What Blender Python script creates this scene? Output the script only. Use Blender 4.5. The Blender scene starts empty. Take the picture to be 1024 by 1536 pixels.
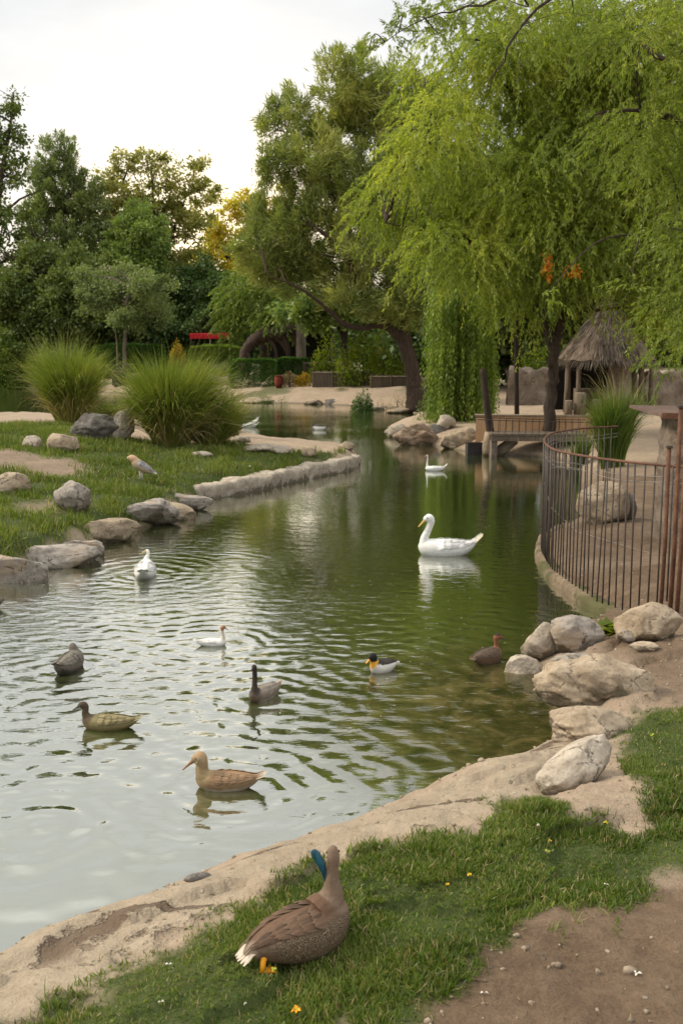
import bpy, bmesh, math, random
import numpy as np
from mathutils import Vector, Matrix, noise as mnoise

random.seed(7)
RNG = np.random.default_rng(11)
S = bpy.context.scene
COL = S.collection

# ------------------------------------------------------------------ camera model
F, TH, HC = 1500.0, math.atan(246 / 1500.0), 3.0
CT, ST = math.cos(TH), math.sin(TH)

def ray(px, py):
    cx = (px - 512) / F; cy = -(py - 768) / F
    return np.array([cx, CT + cy * ST, -ST + cy * CT])

def at(px, py, z=0.0):
    d = ray(px, py); t = (z - HC) / d[2]
    return np.array([0, 0, HC]) + d * t

def atd(px, py, Y):
    d = ray(px, py); t = Y / d[1]
    return np.array([0, 0, HC]) + d * t

def pxm(p):
    """photo pixels per metre at a world point"""
    return F / (p[1] * CT - (p[2] - HC) * ST)

# ------------------------------------------------------------------ numpy noise
def _h(ix, iy, s):
    n = np.sin(ix * 127.1 + iy * 311.7 + s * 74.7) * 43758.5453
    return n - np.floor(n)

def vnoise(x, y, s=0):
    ix, iy = np.floor(x), np.floor(y)
    fx, fy = x - ix, y - iy
    fx = fx * fx * (3 - 2 * fx); fy = fy * fy * (3 - 2 * fy)
    a = _h(ix, iy, s); b = _h(ix + 1, iy, s); c = _h(ix, iy + 1, s); d = _h(ix + 1, iy + 1, s)
    return (a + (b - a) * fx) * (1 - fy) + (c + (d - c) * fx) * fy - 0.5

def fbm(x, y, s=0, o=4):
    r = 0; a = 1.0
    for k in range(o):
        r = r + a * vnoise(x * 2 ** k, y * 2 ** k, s + k * 3.1); a *= 0.5
    return r

def sdist(P, poly):
    """signed distance of points (N,2) to a polygon, positive inside"""
    P = np.atleast_2d(P); n = len(poly)
    best = np.full(len(P), 1e18); ins = np.zeros(len(P), bool)
    for i in range(n):
        a = poly[i]; b = poly[(i + 1) % n]
        e = b - a; w = P - a
        t = np.clip((w @ e) / max(e @ e, 1e-12), 0, 1)
        d = w - t[:, None] * e
        best = np.minimum(best, (d * d).sum(1))
        c1 = (a[1] <= P[:, 1]) != (b[1] <= P[:, 1])
        if e[1] != 0:
            xi = a[0] + (P[:, 1] - a[1]) / e[1] * e[0]
            ins ^= c1 & (P[:, 0] < xi)
    d = np.sqrt(best)
    return np.where(ins, d, -d)

def smooth(a, b, x):
    t = np.clip((x - a) / (b - a), 0, 1)
    return t * t * (3 - 2 * t)

# ------------------------------------------------------------------ pond outline (waterline seen in the photo)
POND_PX = [(-260, 1570), (-90, 1480), (0, 1437), (45, 1412), (100, 1388), (160, 1372), (215, 1350), (300, 1318), (345, 1294), (400, 1276),
           (450, 1258), (500, 1247), (560, 1225), (620, 1195), (700, 1165), (760, 1140), (800, 1122), (835, 1108),
           (825, 1080), (838, 1050), (815, 1020), (800, 990), (830, 965), (870, 950), (915, 940), (945, 926),
           (890, 904), (853, 881), (823, 857), (809, 830), (812, 812), (838, 795), (868, 780), (872, 740), (868, 705),
           (846, 692), (812, 686), (765, 683), (730, 683), (690, 676), (650, 668), (600, 660), (578, 652), (580, 641),
           (612, 628), (640, 622), (625, 616), (590, 612), (540, 609), (480, 606), (400, 604), (350, 601), (250, 594), (100, 585), (-60, 580), (-420, 578),
           (-420, 632), (-60, 634), (60, 634), (120, 634), (200, 642), (300, 652), (360, 657), (395, 668), (450, 676), (500, 681), (536, 684),
           (545, 692), (536, 702), (450, 720), (380, 735), (310, 748), (285, 765), (250, 782), (215, 793), (160, 812), (130, 830), (85, 848),
           (35, 862), (-30, 884), (-160, 925), (-500, 1050)]
POND = np.array([at(x, y)[:2] for x, y in POND_PX])
PEN_AX = np.array([at(x, y)[:2] for x, y in [(-420, 640), (60, 640), (200, 645), (360, 660), (450, 678), (545, 688), (540, 702), (400, 735), (285, 765), (130, 830), (0, 870), (-160, 925), (-500, 1050)]])

def height(P):
    P = np.atleast_2d(np.asarray(P, float))
    x, y = P[:, 0], P[:, 1]
    s = -sdist(P, POND)                       # >0 on land
    s = s + np.where(y < 12, fbm(x * 2.2, y * 2.2, 41) * 0.07 + fbm(x * 7, y * 7, 42) * 0.025, fbm(x * .8, y * .8, 43) * 0.12)
    far = smooth(20, 30, y)
    A = 0.24 + 0.30 * far
    B = 0.22 + 0.6 * far
    C = 0.055 - 0.045 * far
    pen = smooth(-0.3, 0.3, sdist(P, PEN_AX))
    A = A + pen * (0.14 - 0.30 * far); C = C + pen * (0.06); B = B - pen * (B - 0.18)
    sl = np.clip(s, 0, 6)
    up = A * (1 - np.exp(-sl / B)) + C * sl
    up = up + smooth(46, 54, y) * 0.062 * np.clip(s - 0.8, 0, 18) + np.clip(s - 18, 0, 200) * 0.004
    n = fbm(x * 0.9, y * 0.9, 3) * 0.07 + fbm(x * 3.1, y * 3.1, 9) * 0.018
    q = fbm((x * .9 + y * .45) * 1.1, (y * .9 - x * .45) * 2.6, 51, 4); q2 = fbm((x * .9 + y * .45) * 2.7, (y * .9 - x * .45) * 5.5, 52, 4)
    led = smooth(-.02, .04, q) * .05 + smooth(.20, .25, q) * .03
    n = n + np.where(y < 12, fbm(x * 9, y * 9, 5) * 0.009 + led * (1 - smooth(1.3, 2.2, s)), 0)
    up = up + n * smooth(0.0, 0.6, s) + 0.02 * fbm(x * 4, y * 4, 6) * smooth(0, .15, s)
    dn = -np.minimum(0.7, 0.05 - s * 0.45)
    return np.where(s > 0, np.maximum(up, 0.004 + 0.1 * np.minimum(s, .3)), dn)

def hz(x, y):
    return float(height([[x, y]])[0])

def g(px, py):
    z = 0.3
    for _ in range(14):
        p = at(px, py, z); z = 0.5 * z + 0.5 * hz(p[0], p[1])
    p = at(px, py, z); p[2] = hz(p[0], p[1])
    return p

# ------------------------------------------------------------------ mesh + object helpers
def mk(name, V, Fc, mat=None, sm=False):
    me = bpy.data.meshes.new(name)
    V = np.asarray(V, np.float32)
    if isinstance(Fc, np.ndarray):
        m, k = Fc.shape
        me.vertices.add(len(V)); me.vertices.foreach_set("co", V.ravel())
        me.loops.add(m * k); me.loops.foreach_set("vertex_index", Fc.astype(np.int32).ravel())
        me.polygons.add(m)
        me.polygons.foreach_set("loop_start", np.arange(0, m * k, k, dtype=np.int32))
        me.update(calc_edges=True)
    else:
        me.from_pydata([tuple(map(float, v)) for v in V], [], [tuple(map(int, f)) for f in Fc])
    if sm:
        me.polygons.foreach_set("use_smooth", np.ones(len(me.polygons), bool))
    if mat: me.materials.append(mat)
    me.update()
    return me

def link(name, data, parent=None, loc=(0, 0, 0)):
    o = bpy.data.objects.new(name, data); COL.objects.link(o)
    o.location = tuple(map(float, loc))
    if parent: o.parent = parent
    return o

def tag(o, label=None, cat=None, group=None, kind=None):
    if label: o["label"] = label
    if cat: o["category"] = cat
    if group: o["group"] = group
    if kind: o["kind"] = kind
    return o

def thing(name, label, cat, loc=(0, 0, 0), group=None, rz=0):
    o = link(name, None, None, loc); o.rotation_euler = (0, 0, rz); o.empty_display_size = 0.2
    return tag(o, label, cat, group)

def part(name, V, Fc, mat, root, sm=False, local=False):
    V = np.asarray(V, float)
    if not local: V = V - np.array(root.location)
    return link(name, mk(name, V, Fc, mat, sm), root)

def solo(name, label, cat, V, Fc, mat, org, group=None, sm=False):
    V = np.asarray(V, float) - np.asarray(org, float)
    return tag(link(name, mk(name, V, Fc, mat, sm), None, org), label, cat, group)

class MB:
    def __init__(self): self.v = []; self.f = []; self.n = 0
    def add(self, V, Fc):
        V = np.asarray(V, float).reshape(-1, 3)
        self.v.append(V); self.f += [tuple(int(i) + self.n for i in f) for f in Fc]; self.n += len(V)
    def box(self, c, s, rz=0, rx=0, ry=0, jit=0):
        x, y, z = np.array(s) / 2
        V = np.array([(-x, -y, -z), (x, -y, -z), (x, y, -z), (-x, y, -z), (-x, -y, z), (x, -y, z), (x, y, z), (-x, y, z)])
        if jit: V = V + RNG.normal(0, jit, V.shape)
        R = np.array((Matrix.Rotation(rz, 3, 'Z') @ Matrix.Rotation(ry, 3, 'Y') @ Matrix.Rotation(rx, 3, 'X')))
        self.add(V @ R.T + np.array(c), [(0, 3, 2, 1), (4, 5, 6, 7), (0, 1, 5, 4), (1, 2, 6, 5), (2, 3, 7, 6), (3, 0, 4, 7)])
    def tube(self, pts, rad, seg=7, rough=0):
        pts = np.asarray(pts, float); n = len(pts)
        rad = np.ones(n) * rad if np.isscalar(rad) else np.asarray(rad, float)
        T = np.gradient(pts, axis=0); T /= np.linalg.norm(T, axis=1)[:, None] + 1e-9
        ref = np.array([0, 0, 1.0]) if abs(T[0][2]) < 0.9 else np.array([1.0, 0, 0])
        V = []
        u = np.cross(T[0], ref); u /= np.linalg.norm(u)
        for i in range(n):
            u = u - T[i] * (u @ T[i]); u /= np.linalg.norm(u) + 1e-9
            w = np.cross(T[i], u)
            for k in range(seg):
                a = 2 * math.pi * k / seg
                r = rad[i] * (1 + rough * random.uniform(-1, 1))
                V.append(pts[i] + r * (math.cos(a) * u + math.sin(a) * w))
        Fc = []
        for i in range(n - 1):
            for k in range(seg):
                k2 = (k + 1) % seg
                Fc.append((i * seg + k, i * seg + k2, (i + 1) * seg + k2, (i + 1) * seg + k))
        Fc.append(tuple(range(seg))[::-1]); Fc.append(tuple((n - 1) * seg + k for k in range(seg)))
        self.add(V, Fc)
    def mesh(self, name, mat=None, sm=False):
        return mk(name, np.concatenate(self.v), self.f, mat, sm)
    def part(self, name, mat, root, sm=False, local=False):
        return part(name, np.concatenate(self.v), self.f, mat, root, sm, local)
    def solo(self, name, label, cat, mat, org, group=None, sm=False):
        return solo(name, label, cat, np.concatenate(self.v), self.f, mat, org, group, sm)

def catmull(P, m=6):
    P = np.asarray(P, float); n = len(P); out = []
    for i in range(n - 1):
        p0 = P[max(i - 1, 0)]; p1 = P[i]; p2 = P[i + 1]; p3 = P[min(i + 2, n - 1)]
        for k in range(m):
            t = k / m
            out.append(0.5 * ((2 * p1) + (-p0 + p2) * t + (2 * p0 - 5 * p1 + 4 * p2 - p3) * t * t + (-p0 + 3 * p1 - 3 * p2 + p3) * t ** 3))
    out.append(P[-1]); return np.array(out)

# ------------------------------------------------------------------ materials
def newmat(name):
    m = bpy.data.materials.new(name); m.use_nodes = True
    nt = m.node_tree; nt.nodes.clear()
    out = nt.nodes.new("ShaderNodeOutputMaterial")
    return m, nt, out

class N:
    """tiny node-building helper"""
    def __init__(self, nt): self.nt = nt
    def n(self, t, **kw):
        o = self.nt.nodes.new(t)
        for k, v in kw.items(): setattr(o, k, v)
        return o
    def l(self, a, b): self.nt.links.new(a, b)
    def setin(self, node, k, v):
        if isinstance(v, bpy.types.NodeSocket): self.l(v, node.inputs[k])
        else: node.inputs[k].default_value = v
    def math(self, op, a, b=None, c=None, clamp=False):
        o = self.n("ShaderNodeMath", operation=op, use_clamp=clamp)
        for i, v in enumerate((a, b, c)):
            if v is not None: self.setin(o, i, v)
        return o.outputs[0]
    def noise(self, vec, scale, detail=4, rough=0.6, dist=0.0):
        o = self.n("ShaderNodeTexNoise"); o.inputs["Scale"].default_value = scale
        o.inputs["Detail"].default_value = detail; o.inputs["Roughness"].default_value = rough
        o.inputs["Distortion"].default_value = dist
        if vec is not None: self.l(vec, o.inputs["Vector"])
        return o.outputs["Fac"]
    def voro(self, vec, scale, feature='F1', out="Distance"):
        o = self.n("ShaderNodeTexVoronoi", feature=feature); o.inputs["Scale"].default_value = scale
        if vec is not None: self.l(vec, o.inputs["Vector"])
        return o.outputs[out]
    def ramp(self, fac, stops):
        o = self.n("ShaderNodeValToRGB"); cr = o.color_ramp
        while len(cr.elements) < len(stops): cr.elements.new(0.5)
        for e, (p, c) in zip(cr.elements, stops):
            e.position = p; e.color = (*c, 1) if not np.isscalar(c) else (c, c, c, 1)
        self.l(fac, o.inputs[0]); return o.outputs[0]
    def mix(self, fac, a, b, blend='MIX'):
        o = self.n("ShaderNodeMix", data_type='RGBA', blend_type=blend)
        self.setin(o, 0, fac)
        for idx, v in ((6, a), (7, b)):
            if isinstance(v, bpy.types.NodeSocket): self.l(v, o.inputs[idx])
            else: o.inputs[idx].default_value = (*v, 1)
        return o.outputs[2]
    def maprange(self, v, a, b, c=0.0, d=1.0, smooth=True):
        o = self.n("ShaderNodeMapRange", interpolation_type='SMOOTHSTEP' if smooth else 'LINEAR')
        self.setin(o, 0, v)
        for i, q in enumerate((a, b, c, d)): o.inputs[i + 1].default_value = q
        return o.outputs[0]
    def mapping(self, vec, scale=(1, 1, 1), rot=(0, 0, 0), loc=(0, 0, 0)):
        o = self.n("ShaderNodeMapping"); o.inputs["Scale"].default_value = scale
        o.inputs["Rotation"].default_value = rot; o.inputs["Location"].default_value = loc
        self.l(vec, o.inputs["Vector"]); return o.outputs[0]
    def bump(self, h, strength=0.5, dist=0.02, normal=None):
        o = self.n("ShaderNodeBump"); o.inputs["Strength"].default_value = strength
        o.inputs["Distance"].default_value = dist; self.l(h, o.inputs["Height"])
        if normal is not None: self.l(normal, o.inputs["Normal"])
        return o.outputs[0]
    def bsdf(self, col, rough=0.8, bump=None, spec=0.3, metal=0.0):
        o = self.n("ShaderNodeBsdfPrincipled")
        self.setin(o, "Base Color", col if isinstance(col, bpy.types.NodeSocket) else (*col, 1))
        self.setin(o, "Roughness", rough); o.inputs["Specular IOR Level"].default_value = spec
        o.inputs["Metallic"].default_value = metal
        if bump is not None: self.l(bump, o.inputs["Normal"])
        return o.outputs[0]

def surf_mat(name, stops, scale=3.0, fine=30.0, rough=0.85, bump=0.5, bdist=0.02, stretch=(1, 1, 1), spec=0.25, spots=None, metal=0.0, patches=None, foot=None):
    """mottled natural surface: two noise scales, bump, optional dark/moss spots"""
    m, nt, out = newmat(name); n = N(nt)
    tc = n.n("ShaderNodeTexCoord").outputs["Object"]
    oi = n.n("ShaderNodeObjectInfo").outputs["Random"]
    off = n.n("ShaderNodeVectorMath", operation='ADD'); n.l(tc, off.inputs[0])
    cmb = n.n("ShaderNodeCombineXYZ"); n.l(n.math('MULTIPLY', oi, 37.0), cmb.inputs[0]); n.l(n.math('MULTIPLY', oi, 91.0), cmb.inputs[1])
    n.l(cmb.outputs[0], off.inputs[1])
    v = n.mapping(off.outputs[0], stretch)
    a = n.noise(v, scale, 5, 0.62, 0.4); b = n.noise(v, fine, 4, 0.65)
    fac = n.math('ADD', n.math('MULTIPLY', a, 0.72), n.math('MULTIPLY', b, 0.28))
    col = n.ramp(fac, stops)
    if spots:
        c, th, sc = spots
        sp = n.maprange(n.noise(v, sc, 5, 0.7, 0.6), th, th + 0.09)
        col = n.mix(n.math('MULTIPLY', sp, 0.8), col, c)
    if patches:
        c, th, sc = patches
        sp = n.maprange(n.noise(v, sc, 3, 0.55, 0.2), th, th + 0.12)
        col = n.mix(n.math('MULTIPLY', sp, 0.7), col, c)
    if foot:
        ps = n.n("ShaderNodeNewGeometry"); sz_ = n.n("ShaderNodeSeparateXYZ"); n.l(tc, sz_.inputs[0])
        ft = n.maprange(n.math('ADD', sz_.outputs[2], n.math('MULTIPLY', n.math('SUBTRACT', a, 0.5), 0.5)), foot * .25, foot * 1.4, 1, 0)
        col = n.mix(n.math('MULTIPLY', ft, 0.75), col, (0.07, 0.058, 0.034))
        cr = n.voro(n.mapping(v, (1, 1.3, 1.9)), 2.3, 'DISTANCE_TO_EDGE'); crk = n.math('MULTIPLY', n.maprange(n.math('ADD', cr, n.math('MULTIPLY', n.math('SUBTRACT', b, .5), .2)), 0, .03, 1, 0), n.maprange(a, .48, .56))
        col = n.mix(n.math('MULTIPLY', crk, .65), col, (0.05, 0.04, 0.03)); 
    h = n.math('ADD', n.math('MULTIPLY', a, 1.0), n.math('MULTIPLY', b, 0.45))
    if foot: h = n.math('SUBTRACT', h, n.math('MULTIPLY', crk, .35))
    nt.links.new(n.bsdf(col, rough, n.bump(h, bump, bdist), spec, metal), out.inputs[0])
    return m

def leaf_mat(name, c0, c1, c2=None, trans=0.42, var_scale=0.5, sheen=0.025, cn=None):
    m, nt, out = newmat(name); n = N(nt)
    ge = n.n("ShaderNodeNewGeometry"); rnd = ge.outputs["Random Per Island"]
    pos = n.n("ShaderNodeTexCoord").outputs["Object"]
    ns = n.maprange(n.noise(pos, var_scale, 3, 0.6), 0.32, 0.68)
    f = n.math('ADD', n.math('MULTIPLY', rnd, 0.5), n.math('MULTIPLY', ns, 0.5))
    stops = [(0.0, c0), (0.55, c1)] + ([(1.0, c2)] if c2 else [])
    col = n.ramp(f, stops)
    d = n.n("ShaderNodeBsdfDiffuse"); n.l(col, d.inputs[0])
    t = n.n("ShaderNodeBsdfTranslucent")
    tcol = n.mix(1.0, col, (1.25, 1.3, 0.6), 'MULTIPLY'); n.l(tcol, t.inputs[0])
    mx = n.n("ShaderNodeMixShader"); mx.inputs[0].default_value = trans
    n.l(d.outputs[0], mx.inputs[1]); n.l(t.outputs[0], mx.inputs[2])
    gl = n.n("ShaderNodeBsdfGlossy"); gl.inputs["Roughness"].default_value = 0.45
    m2 = n.n("ShaderNodeMixShader"); m2.inputs[0].default_value = sheen
    n.l(mx.outputs[0], m2.inputs[1]); n.l(gl.outputs[0], m2.inputs[2])
    nt.links.new(m2.outputs[0], out.inputs[0])
    return m

M = {}
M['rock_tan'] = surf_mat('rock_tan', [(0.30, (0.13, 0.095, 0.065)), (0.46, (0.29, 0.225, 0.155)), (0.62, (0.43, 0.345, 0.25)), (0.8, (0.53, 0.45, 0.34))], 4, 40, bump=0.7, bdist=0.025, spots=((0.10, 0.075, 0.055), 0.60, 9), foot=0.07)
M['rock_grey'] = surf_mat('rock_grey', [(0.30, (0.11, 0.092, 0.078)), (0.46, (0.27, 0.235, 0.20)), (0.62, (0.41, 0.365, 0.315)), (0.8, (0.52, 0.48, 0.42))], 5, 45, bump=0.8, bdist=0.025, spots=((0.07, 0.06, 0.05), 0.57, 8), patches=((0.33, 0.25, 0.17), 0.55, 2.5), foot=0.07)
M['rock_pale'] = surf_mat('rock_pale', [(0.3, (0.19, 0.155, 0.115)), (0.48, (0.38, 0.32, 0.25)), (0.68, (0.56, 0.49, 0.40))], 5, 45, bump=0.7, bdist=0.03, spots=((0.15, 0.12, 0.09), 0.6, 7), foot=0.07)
M['rock_dark'] = surf_mat('rock_dark', [(0.3, (0.05, 0.045, 0.04)), (0.5, (0.14, 0.125, 0.11)), (0.7, (0.27, 0.245, 0.21))], 4, 35, bump=0.9, bdist=0.04, spots=((0.05, 0.045, 0.035), 0.58, 6))
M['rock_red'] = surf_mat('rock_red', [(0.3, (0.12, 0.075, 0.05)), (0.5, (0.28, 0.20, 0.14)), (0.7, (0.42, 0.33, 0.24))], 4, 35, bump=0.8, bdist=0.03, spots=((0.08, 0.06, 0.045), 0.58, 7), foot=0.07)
M['bark'] = surf_mat('bark', [(0.3, (0.018, 0.013, 0.01)), (0.5, (0.055, 0.04, 0.03)), (0.72, (0.11, 0.085, 0.062))], 3, 20, bump=1.0, bdist=0.06, stretch=(5, 5, 0.9))
M['bark_brown'] = surf_mat('bark_brown', [(0.3, (0.022, 0.014, 0.010)), (0.5, (0.062, 0.041, 0.029)), (0.72, (0.115, 0.08, 0.058))], 3, 20, bump=1.0, bdist=0.06, stretch=(5, 5, 0.9))
M['bark_grey'] = surf_mat('bark_grey', [(0.3, (0.06, 0.05, 0.04)), (0.5, (0.16, 0.13, 0.10)), (0.72, (0.27, 0.23, 0.18))], 3, 20, bump=1.0, bdist=0.05, stretch=(5, 5, 0.9))
M['thatch'] = surf_mat('thatch', [(0.28, (0.055, 0.040, 0.029)), (0.5, (0.13, 0.096, 0.07)), (0.75, (0.24, 0.185, 0.14))], 2.0, 26, bump=1.0, bdist=0.04, stretch=(4, 4, 0.5), rough=0.95)
M['rust'] = surf_mat('rust', [(0.3, (0.045, 0.022, 0.014)), (0.5, (0.11, 0.05, 0.028)), (0.7, (0.20, 0.10, 0.055))], 8, 60, rough=0.8, bump=0.5, bdist=0.004, spec=0.35)
M['iron'] = surf_mat('iron', [(0.3, (0.016, 0.014, 0.013)), (0.5, (0.042, 0.033, 0.027)), (0.72, (0.12, 0.065, 0.038))], 6, 50, rough=0.6, bump=0.4, bdist=0.003, spec=0.45)
M['roofmetal'] = surf_mat('roofmetal', [(0.3, (0.06, 0.036, 0.028)), (0.5, (0.12, 0.075, 0.058)), (0.7, (0.19, 0.13, 0.105))], 3, 30, rough=0.65, bump=0.4, bdist=0.01, spec=0.4)
M['wood'] = surf_mat('wood', [(0.3, (0.06, 0.045, 0.033)), (0.5, (0.15, 0.115, 0.085)), (0.72, (0.26, 0.21, 0.16))], 3, 25, bump=0.8, bdist=0.015, stretch=(6, 6, 0.8))
M['wood_pale'] = surf_mat('wood_pale', [(0.3, (0.18, 0.14, 0.10)), (0.5, (0.34, 0.28, 0.21)), (0.72, (0.48, 0.41, 0.32))], 3, 25, bump=0.8, bdist=0.02, stretch=(1, 1, 3))
M['post_dark'] = surf_mat('post_dark', [(0.3, (0.012, 0.009, 0.007)), (0.5, (0.04, 0.028, 0.021)), (0.72, (0.085, 0.06, 0.045))], 4, 25, bump=0.8, bdist=0.02, stretch=(5, 5, 0.8))
M['plaster'] = surf_mat('plaster', [(0.3, (0.30, 0.17, 0.09)), (0.5, (0.50, 0.31, 0.17)), (0.75, (0.60, 0.42, 0.26))], 1.2, 20, bump=0.5, bdist=0.01)
M['stonewall'] = surf_mat('stonewall', [(0.3, (0.08, 0.06, 0.045)), (0.5, (0.19, 0.15, 0.115)), (0.72, (0.31, 0.26, 0.20))], 2.2, 18, bump=1.0, bdist=0.06, spots=((0.05, 0.04, 0.03), 0.57, 5))
M['reed_fence'] = surf_mat('reed_fence', [(0.3, (0.07, 0.056, 0.043)), (0.5, (0.16, 0.13, 0.10)), (0.72, (0.25, 0.205, 0.16))], 2, 22, bump=0.9, bdist=0.02, stretch=(7, 7, 0.5))
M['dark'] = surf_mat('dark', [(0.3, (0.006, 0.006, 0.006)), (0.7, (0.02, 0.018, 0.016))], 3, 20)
M['green_paint'] = surf_mat('green_paint', [(0.3, (0.006, 0.016, 0.010)), (0.7, (0.016, 0.042, 0.024))], 3, 20, rough=0.6)
M['red_cloth'] = surf_mat('red_cloth', [(0.3, (0.38, 0.012, 0.02)), (0.7, (0.60, 0.03, 0.04))], 2, 20, rough=0.8, bump=0.2)
M['red_paint'] = surf_mat('red_paint', [(0.3, (0.12, 0.022, 0.014)), (0.7, (0.22, 0.048, 0.03))], 6, 30)
M['bin'] = surf_mat('bin', [(0.3, (0.018, 0.016, 0.018)), (0.7, (0.05, 0.045, 0.045))], 6, 30, rough=0.6)
M['wire'] = surf_mat('wire', [(0.3, (0.13, 0.115, 0.095)), (0.7, (0.27, 0.24, 0.2))], 6, 30, rough=0.5, spec=0.5)
M['kerbstone'] = surf_mat('kerbstone', [(0.3, (0.06, 0.042, 0.028)), (0.5, (0.15, 0.11, 0.07)), (0.72, (0.27, 0.21, 0.145))], 3.5, 30, bump=0.9, bdist=0.03, patches=((0.06, 0.07, 0.018), 0.48, 2.2))
# ================================================================== camera, world, sun
cam = bpy.data.cameras.new("camera"); co = bpy.data.objects.new("camera", cam); COL.objects.link(co)
co.location = (0, 0, HC); co.rotation_euler = (math.pi / 2 - TH, 0, 0)
cam.sensor_fit = 'VERTICAL'; cam.sensor_height = 36; cam.sensor_width = 24
cam.lens = F / 1536 * 36; cam.clip_end = 3000
cam.dof.use_dof = True; cam.dof.focus_distance = 8.0; cam.dof.aperture_fstop = 4.0
S.camera = co
S.view_settings.view_transform = 'Standard'; S.view_settings.look = 'None'; S.view_settings.exposure = 0.34; S.view_settings.gamma = 1
cy = S.cycles
cy.max_bounces = 7; cy.diffuse_bounces = 3; cy.glossy_bounces = 3; cy.transmission_bounces = 4; cy.transparent_max_bounces = 6
cy.use_denoising = True; cy.sample_clamp_indirect = 6.0
cy.caustics_reflective = False; cy.caustics_refractive = False

SUN_AZ, SUN_EL = math.radians(-80), math.radians(38)      # azimuth from +Y, negative = left
W = bpy.data.worlds.new("World"); S.world = W; W.use_nodes = True
nt = W.node_tree; nt.nodes.clear(); n = N(nt)
out = nt.nodes.new("ShaderNodeOutputWorld"); bg = nt.nodes.new("ShaderNodeBackground")
sky = nt.nodes.new("ShaderNodeTexSky"); sky.sky_type = 'NISHITA'; sky.sun_disc = False
sky.sun_elevation = SUN_EL; sky.sun_rotation = SUN_AZ; sky.air_density = 1.0; sky.dust_density = 3.0
tc = nt.nodes.new("ShaderNodeTexCoord"); sep = nt.nodes.new("ShaderNodeSeparateXYZ")
nt.links.new(tc.outputs["Generated"], sep.inputs[0])
zz = sep.outputs[2]
# high thin overcast: pale grey-blue above, warm white low in the west where the sun is setting behind the trees
cl = n.ramp(n.maprange(zz, -0.02, 0.75, 0, 1, False), [(0.0, (10.5, 8.0, 4.8)), (0.10, (8.0, 7.3, 6.3)), (0.22, (6.5, 6.45, 6.3)), (0.42, (5.9, 5.98, 5.98)), (0.68, (6.7, 6.65, 6.5)), (1.0, (11.0, 11.0, 10.7))])
nz = n.noise(n.mapping(tc.outputs["Generated"], (1, 1, 3.2)), 2.2, 5, 0.6, 0.3)
cl2 = n.mix(1.0, cl, n.ramp(nz, [(0.3, 0.86), (0.7, 1.12)]), 'MULTIPLY')
gd = Vector((math.sin(math.radians(-7)) * math.cos(math.radians(4)), math.cos(math.radians(-7)) * math.cos(math.radians(4)), math.sin(math.radians(4))))
vd = n.n("ShaderNodeVectorMath", operation='DOT_PRODUCT'); nt.links.new(tc.outputs["Generated"], vd.inputs[0]); vd.inputs[1].default_value = gd[:]
glow = n.math('POWER', n.math('MAXIMUM', vd.outputs["Value"], 0.0), 95.0)      # thin cloud lit by the setting sun
cl2 = n.mix(n.math('MULTIPLY', glow, 0.9), cl2, (15.5, 12.4, 8.2))
colr = n.mix(0.93, sky.outputs[0], cl2)
nt.links.new(colr, bg.inputs[0]); bg.inputs[1].default_value = 0.125
nt.links.new(bg.outputs[0], out.inputs[0])
sd = bpy.data.lights.new("sun", 'SUN'); so = bpy.data.objects.new("sun", sd); COL.objects.link(so)
sd.energy = 2.6; sd.angle = math.radians(12); sd.color = (1.0, 0.88, 0.70)
dv = Vector((math.sin(SUN_AZ) * math.cos(SUN_EL), math.cos(SUN_AZ) * math.cos(SUN_EL), math.sin(SUN_EL)))
so.rotation_euler = dv.to_track_quat('Z', 'Y').to_euler(); so.location = (-20, 20, 30)

# ================================================================== zones on the ground
def wp(L): return np.array([g(x, y)[:2] for x, y in L])
GRASS_NEAR = wp([(-60, 1600), (60, 1525), (140, 1478), (200, 1443), (265, 1408), (330, 1372), (400, 1338), (460, 1310), (560, 1268), (640, 1248), (690, 1244), (760, 1208), (830, 1196),
                 (860, 1225), (905, 1238), (950, 1222), (962, 1170), (938, 1130), (908, 1100), (930, 1078), (975, 1066), (1060, 1062), (1250, 1080), (1250, 1310),
                 (1060, 1330), (1000, 1345), (930, 1345), (870, 1368), (800, 1385), (740, 1420), (700, 1455), (640, 1500), (590, 1560), (560, 1640)])
GRASS_PEN = wp([(-300, 640), (40, 636), (130, 640), (190, 655), (270, 664), (330, 662), (380, 668), (440, 679), (500, 685), (526, 691), (440, 708), (380, 722), (310, 736), (280, 742), (248, 762), (208, 782), (140, 800), (60, 828), (0, 845), (-300, 930)])
DIRT_PEN = wp([(-300, 672), (0, 672), (60, 682), (115, 690), (150, 703), (130, 714), (60, 716), (0, 706), (-300, 730)])
DIRT_PEN2 = wp([(20, 752), (90, 750), (110, 764), (60, 775), (10, 770)])
DIRT_NEAR = wp([(540, 1660), (590, 1560), (640, 1500), (700, 1455), (740, 1420), (800, 1385), (870, 1368), (930, 1345), (1000, 1345), (1060, 1330), (1300, 1310), (1300, 1660)])
SLAB_NEAR = wp([(-300, 1560), (0, 1420), (215, 1340), (400, 1268), (560, 1218), (700, 1158), (850, 1095), (870, 1180), (760, 1208), (690, 1244), (560, 1268), (460, 1310), (330, 1372), (200, 1443), (60, 1525), (-60, 1620)])

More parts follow.
